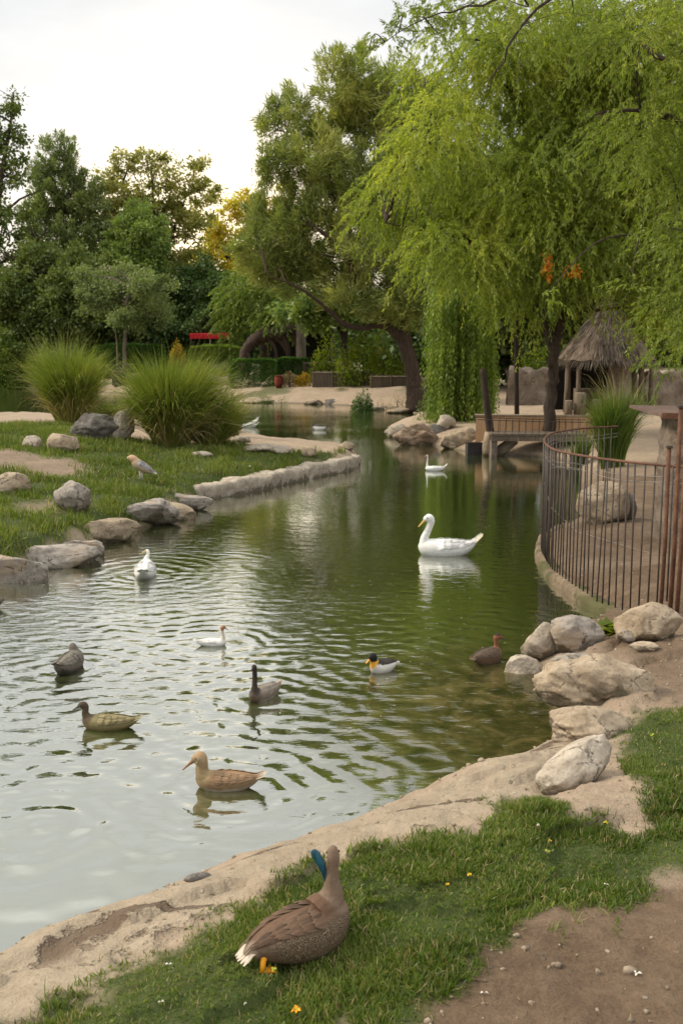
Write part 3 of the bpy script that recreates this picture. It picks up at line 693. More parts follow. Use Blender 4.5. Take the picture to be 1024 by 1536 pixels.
t.needles(pine_lobes, 0.38, 0.024, 1.35, 0.62, 170, 0.5, twig=0.016, tw=0.35)
t.finish(LM['pine'])

t = Tree("broadleaf_tree", "smaller dark-stemmed tree just left of the big pine's fork, behind the reed screen", 60, 517, None, seed=22)
t.limb([(516, 572), (517, 540), (516, 505), (520, 470), (530, 440)], [0.24, 0.19, 0.17, 0.12, 0.05], 9); t.limb([(516, 510), (500, 480), (480, 455)], [0.12, 0.09, 0.03])
t.broad([(500, 455, 46, 26), (545, 455, 46, 28), (470, 475, 34, 24), (590, 470, 40, 30), (525, 470, 40, 20), (440, 470, 34, 24)], 0.26, 0.08, 1.2, 0.5, 80)
t.finish(LM['mid'])

# ---------------- dark backing trees on the right
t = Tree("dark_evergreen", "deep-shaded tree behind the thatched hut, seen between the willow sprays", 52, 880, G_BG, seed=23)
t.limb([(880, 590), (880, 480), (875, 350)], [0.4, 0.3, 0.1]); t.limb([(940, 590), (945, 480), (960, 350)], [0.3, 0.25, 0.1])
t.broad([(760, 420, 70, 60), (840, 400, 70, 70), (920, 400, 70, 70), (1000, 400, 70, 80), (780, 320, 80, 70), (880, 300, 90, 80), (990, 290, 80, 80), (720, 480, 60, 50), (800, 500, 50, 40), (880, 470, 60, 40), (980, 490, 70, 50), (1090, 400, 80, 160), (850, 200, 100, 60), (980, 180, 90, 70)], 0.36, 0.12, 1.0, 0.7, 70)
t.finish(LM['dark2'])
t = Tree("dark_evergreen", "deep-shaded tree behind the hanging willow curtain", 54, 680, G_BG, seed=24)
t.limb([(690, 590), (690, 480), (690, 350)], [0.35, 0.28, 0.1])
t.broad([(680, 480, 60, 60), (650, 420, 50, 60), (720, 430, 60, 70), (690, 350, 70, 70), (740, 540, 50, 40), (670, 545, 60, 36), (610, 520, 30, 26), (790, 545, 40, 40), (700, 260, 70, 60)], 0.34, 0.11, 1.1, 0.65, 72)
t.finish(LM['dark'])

# ---------------- hanging curtain tree by the far bank
t = Tree("weeping_tree", "weeping tree hanging as a dense green curtain to the ground beside the big pine trunk", 34.5, 694, None, seed=25)
t.limb([(694, 632), (696, 560), (694, 480), (690, 400)], [0.28, 0.24, 0.18, 0.06])
t.weeping([(690, 425, 52, 26, .8), (665, 440, 26, 30, 1.8), (715, 440, 34, 34, 1.8), (690, 470, 56, 34, 1.3), (692, 520, 54, 44, 1.2), (665, 540, 22, 60, 1.6), (722, 540, 24, 55, 1.6)], 1.7, 2.3, 0.10, 0.15, 0.022, 0.24, 1.0, 0.05, 0, dyr=0.5, hang=0.75)
t.finish(LM['curtain'])

# ---------------- the willow on the right bank
t = Tree("willow_tree", "large yellow-green willow with a slim forked trunk, over the pond by the footbridge", 28.5, 822, None, bark='bark', seed=26)
t.limb([(821, 664), (824, 620), (828, 570), (829, 535), (827, 505)], [0.22, 0.165, 0.15, 0.15, 0.14], 11)
t.limb([(827, 515), (812, 470), (790, 400), (745, 320), (690, 260), (640, 210)], [0.16, 0.12, 0.09, 0.06, 0.04, 0.015], 8, dy=[0, .3, .8, 1.2, 1.2, 1.0])
t.limb([(828, 520), (850, 460), (862, 380), (868, 270), (880, 150), (892, 40)], [0.15, 0.13, 0.10, 0.08, 0.06, 0.03], 8, dy=[0, .4, .8, 1.0, 1, 1])
t.limb([(862, 380), (920, 310), (985, 270), (1050, 240)], [0.09, 0.07, 0.05, 0.02], dy=[.8, .8, .6, .4]); t.limb([(790, 400), (720, 370), (650, 350), (580, 335)], [0.07, 0.05, 0.035, 0.012], dy=[.8, .8, .6, .4])
t.limb([(868, 270), (800, 190), (755, 110), (740, 40)], [0.07, 0.055, 0.04, 0.02], dy=[1, .6, .3, 0])
wl = [(560, 318, 36, 22, .75), (585, 285, 44, 34, .8), (620, 330, 56, 40), (610, 240, 44, 40, .7), (660, 380, 54, 44), (680, 290, 80, 60), (665, 200, 70, 60, .8), (640, 130, 50, 44, .5), (720, 390, 60, 40), (760, 330, 90, 70), (760, 230, 90, 70, .9), (730, 130, 80, 60, .8), (780, 420, 60, 34),
      (840, 350, 90, 70), (860, 240, 100, 80), (840, 130, 100, 80, .9), (850, 420, 50, 24, .8), (930, 340, 90, 70), (960, 230, 90, 80), (950, 120, 90, 90), (800, 455, 60, 22, .7), (985, 455, 30, 26, .7), (1010, 470, 40, 36, .9), (700, 60, 60, 40, .6), (770, 90, 70, 50), (880, 90, 80, 60), (870, 380, 80, 50), (700, 340, 70, 50), (800, 270, 80, 60), (900, 180, 80, 60), (1030, 320, 80, 90), (1040, 180, 70, 120), (920, 415, 54, 24, .8), (990, 420, 60, 40, .9), (1090, 320, 90, 160), (800, 40, 110, 50), (930, 30, 100, 60), (1050, 30, 80, 60)]
t.weeping(wl, 3.5, 1.35, 0.075, 0.125, 0.016, 0.55, 1.0, 0.03, 0.2, dyr=1.9)
t.finish(LM['willow'])
V = []
for (px, py, rx, ry, n) in ((820, 398, 7, 20, 52), (858, 406, 13, 11, 58), (824, 416, 5, 6, 12)):
    c = atd(px, py, 26.0); s_ = F / 26.0
    P = c + in_lobe(n, t.rng, .5) * np.array([rx / s_, .25, ry / s_]); V.append(leaves(P, t.rng.normal(0, .6, P.shape) + [0, 0, -.7], .13 * t.rng.uniform(.6, 1.2, n), .03, t.rng))
V = np.concatenate(V); oo = part("orange_leaves", V, quads(len(V) // 4), LM['orange'], t.root); oo["label"] = "small cluster of autumn-orange leaves"

# ---------------- a nearer willow whose trunk stands beyond the right edge
t = Tree("willow_tree", "nearer willow reaching in from beyond the right edge, thin shoots against the sky", 15.5, 1260, None, seed=27)
t.limb([(1255, 860), (1240, 600), (1215, 350), (1180, 120), (1150, -150)], [0.32, 0.28, 0.24, 0.2, 0.12], 11)
t.limb([(1210, 330), (1120, 210), (1040, 190), (960, 165), (880, 175)], [0.10, 0.07, 0.05, 0.03, 0.01], 8, dy=[0, .4, .6, .8, 1.0])
t.limb([(1185, 150), (1080, 60), (1000, 90), (940, 40)], [0.10, 0.07, 0.04, 0.015], 8, dy=[0, .5, .9, 1.2])
t.limb([(1160, -100), (1000, -60), (850, -20), (740, 0), (640, 30), (545, 82)], [0.08, 0.045, 0.03, 0.018, 0.009, 0.003], 7, dy=[0, -.2, -.3, -.4, -.5, -.5])
t.limb([(1210, 340), (1110, 330), (1020, 330), (960, 350)], [0.07, 0.05, 0.03, 0.01], 7, dy=[0, .4, .6, .8])
t.limb([(850, -20), (780, 40), (740, 120), (735, 135)], [0.025, 0.018, 0.012, 0.006], 6, dy=[-.3, -.3, -.3, -.3])
t.weeping([(1000, 250, 70, 50, .6), (950, 190, 70, 40, .5), (1040, 350, 50, 50, .8), (1060, 130, 80, 60, .8), (960, 60, 80, 50, .7), (1030, 440, 34, 36, 1.0), (1050, 500, 34, 30, 1.0), (860, 20, 80, 40, .6), (1080, 280, 60, 120, .9), (1060, 0, 80, 60, 1), (985, 330, 50, 40, .4), (760, 0, 60, 30, .5), (1000, 520, 22, 40, .9), (985, 470, 24, 30, .8), (945, 430, 14, 20, .5), (820, 440, 26, 14, .4)],
          7.0, 0.75, 0.045, 0.085, 0.0095, 0.5, 1.0, 0.010, 0.2, dyr=0.7)
t.weeping([(690, 8, 60, 22, .55), (625, 26, 50, 20, .5), (580, 52, 26, 16, .6), (552, 76, 12, 9, .8), (660, 50, 40, 20, .25)], 15.0, 0.5, 0.04, 0.065, 0.010, 0.45, 0.8, 0.006, 0.2, dyr=0.3)
t.finish(LM['willow_near'])
# ================================================================== shrubs, hedges, tall grasses
def blob_leaves(c, R, n, L, Wd, rng, up=0.2, shell=0.3):
    o = in_lobe(n, rng, shell); o[:, 2] = np.abs(o[:, 2]) * 1.0
    b = fbm(o[:, 0] * 3 + c[0], o[:, 1] * 3 + o[:, 2] * 2, 2)[:, None] * 0.35 + 1
    P = np.array(c) + o * R * b
    D = o + rng.normal(0, 0.6, P.shape) + np.array([0, 0, up])
    l = L * rng.uniform(.6, 1.3, n); return leaves(P, D, l, l / L * Wd, rng)

def shrub(name, label, cat, lobes, Y, mat, L=0.14, Wd=0.04, n=900, group=None, seed=1, stem=True):
    """lobes: (px, py_base, rx_px, h_px) standing on the ground at depth Y"""
    rng = np.random.default_rng(seed); V = []; stems = []; org = None
    for (px, py, rx, h) in lobes:
        c = atd(px, py, Y); s = F / (Y * CT); c[2] = hz(c[0], Y) - 0.02
        if org is None: org = c.copy()
        # height so that the crown reaches py-h in the picture
        top = atd(px, py - h, Y)[2] - c[2]
        R = np.array([rx / s, rx / s * 0.8, max(top, 0.15)])
        V.append(blob_leaves(c, R, int(n * max(.35, R[0] * R[2])), L, Wd, rng))
        if stem:
            for k in range(3):
                e = c + in_lobe(1, rng)[0] * R * np.array([.6, .6, 0]) + np.array([0, 0, R[2] * .8])
                mb = MB(); stems.append(mb); mb.tube([c + rng.normal(0, .03, 3) * [1, 1, 0], (c + e) / 2 + rng.normal(0, .04, 3), e], [0.025, 0.018, 0.006], 5)
    root = thing(name, label, cat, org, group)
    V = np.concatenate(V); part("foliage", V, quads(len(V) // 4), mat, root)
    if stem:
        for q in stems: q.part("stem", M['bark'], root, True)
    return root

def hedge(label, x0, x1, pyb, pyt, Y, dep=1.2, mat='hedge', seed=1, group="clipped hedges along the far bank", L=0.11):
    rng = np.random.default_rng(seed)
    a = atd(x0, pyb, Y); b = atd(x1, pyb, Y); zb = hz((a[0] + b[0]) / 2, Y); zt = atd(x0, pyt, Y)[2]
    w = b[0] - a[0]; h = zt - zb; n = int(1500 * (w * h + w * dep))
    u = rng.uniform(-1, 1, (n, 3)); k = rng.integers(0, 3, n); sg = rng.choice([-1, 1], n)
    sh = rng.uniform(0.86, 1.0, n)
    for ax in range(3):
        mm = k == ax; u[mm, ax] = np.where(ax == 2, sh[mm], sg[mm] * sh[mm])
    r = 1 - 0.12 * np.maximum(0, np.abs(u[:, 0]) * np.abs(u[:, 2]) - .5) 
    P = np.column_stack([(a[0] + b[0]) / 2 + u[:, 0] * w / 2 * r, Y + dep / 2 + u[:, 1] * dep / 2, zb + (u[:, 2] * .5 + .5) * h * r])
    P += 0.09 * np.column_stack([fbm(P[:, 2] * 2, P[:, 0] * 2, 1), fbm(P[:, 0] * 2, P[:, 2] * 2, 4), fbm(P[:, 0] * 1.5, P[:, 1] * 2, 7) * 1.6])
    D = u + rng.normal(0, .7, P.shape) + np.array([0, 0, .3])
    V = leaves(P, D, L * rng.uniform(.6, 1.3, n), 0.038, rng)
    root = thing("hedge", label, "hedge", ((a[0] + b[0]) / 2, Y + dep / 2, zb), group)
    part("foliage", V, quads(n), LM[mat], root)
    for q in np.linspace(a[0] + .15, b[0] - .15, max(3, int(w / .8))):
        mb = MB(); mb.tube([(q, Y + dep / 2, zb - .03), (q + rng.normal(0, .05), Y + dep / 2, zb + h * .7)], [0.03, .012], 5); mb.part("stem", M['bark'], root)
    return root

hedge("long low hedge behind the small pale-stemmed tree", 136, 246, 557, 517, 75, 1.6, 'hedge', 1)
hedge("bright green hedge directly under the red awning", 284, 364, 560, 519, 71, 1.5, 'bush', 2)
hedge("hedge block left of the pair in front of the driftwood", 344, 414, 577, 540, 61, 1.4, 'hedge', 3)
hedge("smaller hedge block beside the reed screen", 413, 463, 574, 538, 62.5, 1.2, 'hedge', 4)
shrub("bush", "round green bush on the far bank at the photo's left edge", "bush", [(8, 556, 34, 50), (-25, 556, 40, 44)], 75, LM['bush'], 0.16, 0.05, 700, seed=31)
shrub("bush", "low dark bush between the left-edge bush and the first tall grass clump", "bush", [(62, 556, 30, 34), (95, 556, 30, 40), (120, 556, 26, 32)], 76, LM['dark2'], 0.16, 0.05, 600, seed=32)
shrub("shrub", "yellow pointed shrub left of the red awning", "shrub", [(268, 560, 11, 46), (262, 560, 9, 36), (276, 560, 9, 30)], 73, LM['yellow'], 0.12, 0.035, 1500, seed=33)
shrub("bush", "small dark green bush alone on the sandy far bank", "bush", [(545, 612, 15, 24), (535, 612, 11, 17), (554, 612, 9, 17)], float(g(545, 609)[1]), LM['hedge'], 0.09, 0.025, 2400, seed=34)
shrub("shrub", "yellowing shrub at the right end of the hedge pair", "shrub", [(457, 583, 10, 26), (448, 583, 9, 20)], 59.5, LM['yellow'], 0.09, 0.03, 1500, seed=35)
shrub("shrub", "dry brown shrub beside the red pot", "shrub", [(434, 582, 10, 26)], 59.5, LM['dry'], 0.09, 0.025, 1500, seed=36)
shrub("shrub", "lime-green creeper lit up behind the dark green paling fence", "shrub", [(545, 566, 26, 72), (575, 566, 28, 78), (600, 566, 18, 60), (520, 566, 18, 50)], 58.5, LM['lime'], 0.17, 0.05, 420, seed=37)
shrub("shrub", "lime-green shrub in the shade between the footbridge pole and the willow trunk", "shrub", [(800, 606, 22, 84), (785, 606, 16, 66), (815, 606, 14, 92)], 45, LM['lime'], 0.15, 0.045, 420, seed=38)
shrub("shrub", "grey-green scrub at the foot of the willow curtain", "shrub", [(655, 640, 26, 56), (690, 645, 24, 44), (640, 634, 18, 34), (715, 645, 18, 36)], 36, LM['grey'], 0.10, 0.02, 900, seed=39)
shrub("shrub", "lime-green shrub under the dark awning left of the dark-stemmed tree", "shrub", [(490, 566, 20, 70), (478, 566, 16, 44)], 62, LM['lime'], 0.16, 0.05, 300, seed=40)
shrub("shrub", "pale dry-twigged shrub behind the first tall grass clump", "shrub", [(85, 552, 28, 52), (120, 552, 22, 48)], 77, LM['dry'], 0.20, 0.012, 350, seed=41)
shrub("shrub", "green shrub inside the arch of the driftwood trunk", "shrub", [(398, 575, 18, 50)], 66, LM['bush'], 0.10, 0.03, 900, seed=42)

# dark understorey far behind everything, one uncountable mass
rng = np.random.default_rng(50)
V = []
for k in range(330):
    x = rng.uniform(-62, 62); y = 96 + rng.uniform(-3, 12); hgt = rng.uniform(3.5, 7.5)
    V.append(blob_leaves((x, y, hz(x, y)), np.array([2.6, 2.0, hgt]), 420, 0.5, 0.17, rng))
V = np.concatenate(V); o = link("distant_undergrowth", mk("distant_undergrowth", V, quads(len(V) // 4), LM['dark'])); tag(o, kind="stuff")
V = []
for k in range(60):
    x = rng.uniform(2, 42); y = 66 + rng.uniform(-1, 8); hgt = rng.uniform(3.0, 6.0)
    pass
    V.append(blob_leaves((x, y, hz(x, y)), np.array([2.2, 1.6, hgt]), 420, 0.42, 0.14, rng))
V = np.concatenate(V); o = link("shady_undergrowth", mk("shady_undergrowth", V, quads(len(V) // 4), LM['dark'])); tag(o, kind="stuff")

# ---- grass-like ribbons
def blades(B, D0, L, Wd, rng, bend=0.5, K=5, lean=None):
    """B base points, D0 initial dirs, arching under gravity; K-segment ribbons tapering to a tip"""
    n = len(B); D0 = unit(D0); L = np.broadcast_to(L, n); bend = np.broadcast_to(bend, n)
    side = unit(np.cross(D0, np.array([0, 0, 1.0]) + rng.normal(0, .4, (n, 3))))
    V = np.empty((n, K * 2, 3), np.float32); p = B.copy(); d = D0.copy()
    for k in range(K):
        w = Wd * (1 - (k / (K - 1)) ** 1.6) + 0.0006
        w = np.broadcast_to(w, n)[:, None]
        V[:, 2 * k] = p - side * w; V[:, 2 * k + 1] = p + side * w
        p = p + d * (L / (K - 1))[:, None]
        hd = d.copy(); hd[:, 2] = 0; hd = unit(hd)
        d = unit(d + (hd * 0.35 + np.array([0, 0, -1.0])) * (bend * (k + 1) / K)[:, None])
    i = np.arange(n)[:, None] * (2 * K)
    Q = np.concatenate([np.stack([i[:, 0] + 2 * k, i[:, 0] + 2 * k + 1, i[:, 0] + 2 * k + 3, i[:, 0] + 2 * k + 2], 1) for k in range(K - 1)])
    return V.reshape(-1, 3), Q

LM['tall_grass'] = leaf_mat('tall_grass', (0.085, 0.125, 0.022), (0.20, 0.245, 0.045), (0.42, 0.41, 0.10), 0.4, 0.7)
LM['reed'] = leaf_mat('reed', (0.055, 0.10, 0.018), (0.12, 0.18, 0.03), (0.24, 0.27, 0.06), 0.42, 1.2)
LM['reed_dry'] = leaf_mat('reed_dry', (0.22, 0.17, 0.08), (0.36, 0.28, 0.14), (0.46, 0.38, 0.22), 0.35, 1.5)

def grass_clump(name, label, px, pyb, w_px, h_px, n, seed, spread=0.75, upright=0.0, mat='tall_grass', group=None, Wd=0.014, aspect=0.8, zoff=0):
    rng = np.random.default_rng(seed); c = g(px, pyb); s = pxm(c); w = w_px / s; h = h_px / s
    r = np.sqrt(rng.uniform(0, 1, n)); a = rng.uniform(0, 2 * math.pi, n)
    o = np.column_stack([np.cos(a) * r, np.sin(a) * r * aspect, np.zeros(n)])
    B = c + o * w * 0.22; B[:, 2] = height(B[:, :2]) - 0.02
    D = o * spread * rng.uniform(.4, 1.15, (n, 1)) + rng.normal(0, .13, (n, 3)) + np.array([0, 0, 1.0 + upright])
    L = h * rng.uniform(0.55, 1.25, n) * (1 + 0.18 * r) * (1 + .38 * vnoise(a * 1.3 + seed, r * 2, seed))
    D = D + 0.5 * np.column_stack([vnoise(B[:, 0] * 2.2, B[:, 1] * 2.2, seed), vnoise(B[:, 0] * 2.2, B[:, 1] * 2.2, seed + 5), np.zeros(n)])
    V, Q = blades(B, D, L, Wd * rng.uniform(.6, 1.3, n), rng, rng.uniform(0.10, 0.75, n) * (0.6 + r * .6), 7)
    root = thing(name, label, "ornamental grass", c, group); part("blades", V, Q, LM[mat], root)
    if mat == 'tall_grass':
        k = rng.permutation(n)[: n // 9]; D2 = D[k] + rng.normal(0, .35, (len(k), 3)) * [1, 1, .3]
        V, Q = blades(B[k], D2, L[k] * rng.uniform(.6, 1.08, len(k)), Wd * .8, rng, rng.uniform(.3, 1.1, len(k)), 7); part('dry_blades', V, Q, LM['reed_dry'], root)
    return root, c, w, h
G_TG = "tall ornamental grass clumps on the grassy spit"
grass_clump("ornamental_grass", "rounded tall grass clump on the left, nearer the photo's edge", 105, 634, 90, 100, 4200, 61, 0.40, 0.15, group=G_TG)
r, c, w, h = grass_clump("ornamental_grass", "widest tall grass clump, arching blades spilling toward the pond", 256, 668, 106, 116, 5200, 62, 0.46, 0.1, group=G_TG)
grass_clump("ornamental_grass", "lower grass clump leaning out at the right side of the widest one", 314, 670, 62, 74, 2200, 63, 0.70, 0, group=G_TG)
grass_clump("ornamental_grass", "dry pale plume-like grass tuft right of the widest green clump", 352, 655, 26, 78, 140, 64, 0.45, 0.4, 'reed_dry', None, 0.010)
grass_clump("ornamental_grass", "low mid-green grass between the two tall clumps", 176, 636, 58, 36, 900, 65, 0.9, 0)
# reeds behind the pen
r, c, w, h = grass_clump("reed_clump", "upright green reed clump behind the iron pen fence", 918, 700, 74, 92, 2300, 66, 0.22, 1.0, 'reed', None, 0.013, 0.6); r["category"] = "reeds"
r, c, w, h = grass_clump("reed_clump", "few dry pale reed stalks rising above the green reeds", 922, 698, 30, 118, 110, 67, 0.16, 1.2, 'reed_dry', None, 0.011, 0.6); r["category"] = "reeds"
r, c, w, h = grass_clump("reed_clump", "sparse short reeds at the water behind the pen's curved corner", 868, 700, 50, 50, 380, 68, 0.35, .8, 'reed', None, 0.009, 0.6); r["category"] = "reeds"

# ---- lawn
LM['lawn'] = leaf_mat('lawn', (0.052, 0.085, 0.013), (0.115, 0.17, 0.026), (0.225, 0.265, 0.065), 0.35, 1.6)
LM['lawn_far'] = leaf_mat('lawn_far', (0.065, 0.10, 0.014), (0.135, 0.185, 0.026), (0.25, 0.28, 0.06), 0.35, 0.8)
def lawn(name, poly, n, hgt, Wd, mat, seed, clip, excl=(), K=3):
    rng = np.random.default_rng(seed)
    x0, y0 = np.maximum(poly.min(0), clip[:2]); x1, y1 = np.minimum(poly.max(0), clip[2:])
    P = np.column_stack([rng.uniform(x0, x1, n), rng.uniform(y0, y1, n)])
    sd = sdist(P, poly) + fbm(P[:, 0] * 3, P[:, 1] * 3, 21) * 0.27 + fbm(P[:, 0] * 11, P[:, 1] * 11, 4) * 0.12
    tuft = fbm(P[:, 0] * 2.3, P[:, 1] * 2.3, 31, 3)
    keep = rng.uniform(0, 1, n) < smooth(-0.08, 0.24, sd) * (0.32 + 1.0 * smooth(-.3, .3, tuft))
    for e, wd in excl: keep &= rng.uniform(0, 1, n) > smooth(-wd, wd, sdist(P, e) + fbm(P[:, 0] * 3, P[:, 1] * 3, 8) * wd)
    keep &= sdist(P, POND) < -0.05
    P = P[keep]; tuft = tuft[keep]; m_ = len(P)
    B = np.column_stack([P, height(P) - 0.006])
    D = rng.normal(0, 0.42, (m_, 3)) + np.array([0, 0, 1.0]); D[:, 2] = np.abs(D[:, 2]) + .2
    L = hgt * rng.uniform(.45, 1.2, m_) * (0.75 + 0.9 * smooth(-.25, .4, tuft))
    V, Q = blades(B, D, L, Wd * rng.uniform(.6, 1.3, m_), rng, rng.uniform(.1, .9, m_), K)
    tag(link(name, mk(name, V, Q, LM[mat])), kind="stuff")
lawn("grass", GRASS_NEAR, 400000, 0.033, 0.0028, 'lawn', 71, (-2.2, 2.9, 4.2, 8.6), K=4)
lawn("dry_grass", GRASS_NEAR, 36000, 0.040, 0.0028, 'reed_dry', 73, (-2.2, 2.9, 4.2, 8.6), K=4)
lawn("weeds", GRASS_NEAR, 26000, 0.026, 0.0085, 'bush', 74, (-2.2, 2.9, 4.2, 8.6), K=3)
lawn("dry_grass", GRASS_PEN, 26000, 0.11, 0.008, 'reed_dry', 75, (-16, 10, 2, 40), [(DIRT_PEN, .5), (DIRT_PEN2, .4)], K=3)
lawn("grass", GRASS_PEN, 260000, 0.11, 0.009, 'lawn_far', 72, (-16, 10, 2, 40), [(DIRT_PEN, .5), (DIRT_PEN2, .4)], K=3)

# ---- dry bits and pebbles on the bare earth and the bank rock
rng = np.random.default_rng(81); n = 2600
P = np.column_stack([rng.uniform(-2.5, 4.2, n), rng.uniform(2.9, 10.5, n)]); P = P[(sdist(P, POND) < -.06) & (sdist(P, GRASS_NEAR) < .05)]
B = np.column_stack([P, height(P) + .004]); V = leaves(B, rng.normal(0, 1, (len(P), 3)) * [1, 1, .12], rng.uniform(.008, .045, len(P)), rng.uniform(.001, .005, len(P)), rng, (0, 0, 2))
tag(link("litter", mk("litter", V, quads(len(V) // 4), LM['dry'])), kind="stuff")
mb = MB(); bm = bmesh.new(); bmesh.ops.create_icosphere(bm, subdivisions=1, radius=1); IV = np.array([v.co[:] for v in bm.verts]); IF = [[v.index for v in f.verts] for f in bm.faces]; bm.free()
PD = P[(sdist(P, SLAB_NEAR) < 0) | (rng.uniform(0, 1, len(P)) < .12)]
for p in PD[rng.permutation(len(PD))[:900]]:
    r = rng.uniform(.003, .016) * (1 if rng.random() < .9 else 2.0); mb.add(IV * r * rng.uniform(.6, 1.2, 3) + rng.normal(0, r * .12, IV.shape) + [p[0], p[1], hz(*p) + r * .2], IF)
tag(link("gravel", mb.mesh("gravel", surf_mat('pebble', [(.3, (.08, .06, .045)), (.5, (.27, .21, .15)), (.7, (.5, .43, .34))], 6, 40, bump=.4), True)), kind="stuff")

shrub("shrub", "low dry scrub on the far bank just left of the big pine trunk", "shrub", [(598, 604, 20, 14), (575, 606, 14, 9)], float(g(598, 603)[1]), LM['dry'], 0.08, 0.012, 900, seed=43)
shrub("shrub", "low olive scrub at the far waterline below the hedge pair", "shrub", [(400, 600, 18, 12), (425, 600, 12, 8)], float(g(400, 599)[1]), LM['grey'], 0.08, 0.018, 900, seed=44)
# specks of down, leaf bits and pollen floating on the pond
n = 900; P = np.column_stack([rng.uniform(-6, 3.4, n), rng.uniform(5, 20, n)]); P = P[(sdist(P, POND) > .15) & (fbm(P[:, 0] * .6, P[:, 1] * .6, 9) > -.05)]
V = leaves(np.column_stack([P, np.full(len(P), .004)]), rng.normal(0, 1, (len(P), 3)) * [1, 1, 0.02], rng.uniform(.012, .05, len(P)), rng.uniform(.002, .006, len(P)), rng, (0, 0, 4))
tag(link("floating_specks", mk("floating_specks", V, quads(len(V) // 4), leaf_mat('speck', (.30, .28, .2), (.5, .47, .36), (.72, .7, .62), .2, 1.0))), kind="stuff")
# ================================================================== rocks
def rock_mesh(size, seed, rough=0.16, flat=0.0, sub=5, freq=1.3, square=0.0, cut=(.62, .9)):
    bm = bmesh.new(); bmesh.ops.create_icosphere(bm, subdivisions=sub, radius=1.0)
    o = Vector((seed * 3.7, seed * 1.3, seed * 7.1)); sx, sy, sz = size
    V = []
    # a few random cutting planes give rock its flats
    rr = random.Random(seed); pl = []
    for _ in range(9):
        v = Vector((rr.gauss(0, 1), rr.gauss(0, 1), rr.gauss(0, .8))).normalized(); pl.append((v, rr.uniform(*cut)))
    for v in bm.verts:
        p = v.co.copy()
        if square:
            q = Vector([math.copysign(abs(c) ** (1 - square * .6), c) for c in p]); p = q * (1 / max(1e-6, (abs(q.x) ** 4 + abs(q.y) ** 4 + abs(q.z) ** 4) ** .25)) * (square) + p * (1 - square)
        for nn, dd in pl:
            k = p.dot(nn) - dd
            if k > 0: p -= nn * k * 0.92
        d = mnoise.fractal(p * freq + o, 0.9, 2.1, 4) * rough + mnoise.noise(p * freq * .6 + o * 2) * rough * .8
        d -= abs(mnoise.noise(p * freq * 2.2 + o)) * rough * .5
        d += mnoise.fractal(p * 7 + o, 0.9, 2.1, 3) * .022
        p = p * (1 + d)
        V.append((p.x * sx, p.y * sy, p.z * sz))
    Fc = [[w.index for w in f.verts] for f in bm.faces]; bm.free()
    return np.array(V), Fc

def rock(label, cx, pyb, w, h, mat, seed, dep=0.75, rot=0.0, tilt=0.0, rough=0.16, sink=0.22, name="rock", group=None, z=None, sub=5, square=0.0, cat="rock"):
    """(cx, pyb): middle of the visible foot in the picture; w, h: visible pixel size"""
    c = g(cx, pyb) if z is None else at(cx, pyb, z)
    s = pxm(c); W2 = w / s / 2; th = math.atan2(HC - c[2], c[1])
    D2 = W2 * dep; Hh = max(0.3 * h / s, (h / s - 2 * D2 * math.sin(th) * 0.55) / math.cos(th))
    H2 = Hh / (2 - 2 * sink)
    V, Fc = rock_mesh((W2 * (1.6 if name == 'edging_stone' else 1.10), D2, H2 * 1.1), seed, rough, sub=sub, square=square)
    R = np.array(Matrix.Rotation(rot, 3, 'Z') @ Matrix.Rotation(tilt, 3, 'Y'))
    V = V @ R.T
    org = np.array([c[0], c[1] + D2 * 0.75, 0]); org[2] = (hz(org[0], org[1]) if z is None else z) 
    V[:, 2] += H2 * (1 - 2 * sink)
    me = mk(name, V, Fc, M[mat], True); o = link(name, me, None, org)
    return tag(o, label, cat, group)

G_E = "stones edging the grassy spit"
rock("cut-off squarish edging stone at the photo's left edge, beside the water", 8, 870, 72, 52, 'rock_grey', 1, 0.8, 0.1, 0, .10, .25, "edging_stone", G_E, square=.68)
rock("broad flat-faced edging stone second from the photo's left edge", 78, 851, 92, 42, 'rock_grey', 2, 0.7, 0.35, 0, .10, .2, "edging_stone", G_E, square=.68)
rock("smaller edging stone leaning against the broad flat-faced one", 118, 834, 48, 36, 'rock_grey', 3, 0.8, .2, .1, .12, .25, "edging_stone", G_E, square=.68)
rock("long tan edging stone above the dark crevice", 152, 822, 66, 36, 'rock_tan', 4, 0.7, 0.35, 0, .10, .25, "edging_stone", G_E, square=.68)
rock("rounded dark-topped edging stone right of the crevice", 222, 797, 66, 32, 'rock_grey', 6, 0.8, .3, 0, .12, .25, "edging_stone", G_E, square=.68)
rock("wedge-shaped pale edging stone with a sloping top", 256, 774, 54, 30, 'rock_tan', 7, 0.8, .3, .18, .10, .25, "edging_stone", G_E, square=.68)
rock("two-toned edging stone touching the long stone kerb", 284, 759, 44, 26, 'rock_grey', 8, 0.8, .2, 0, .12, .25, "edging_stone", G_E, square=.68)
rock("small brown stone wedged in the dark crevice between edging stones", 200, 804, 24, 20, 'rock_red', 9, 0.7, .2, .3, .12, .2, "stone", None, cat="stone")
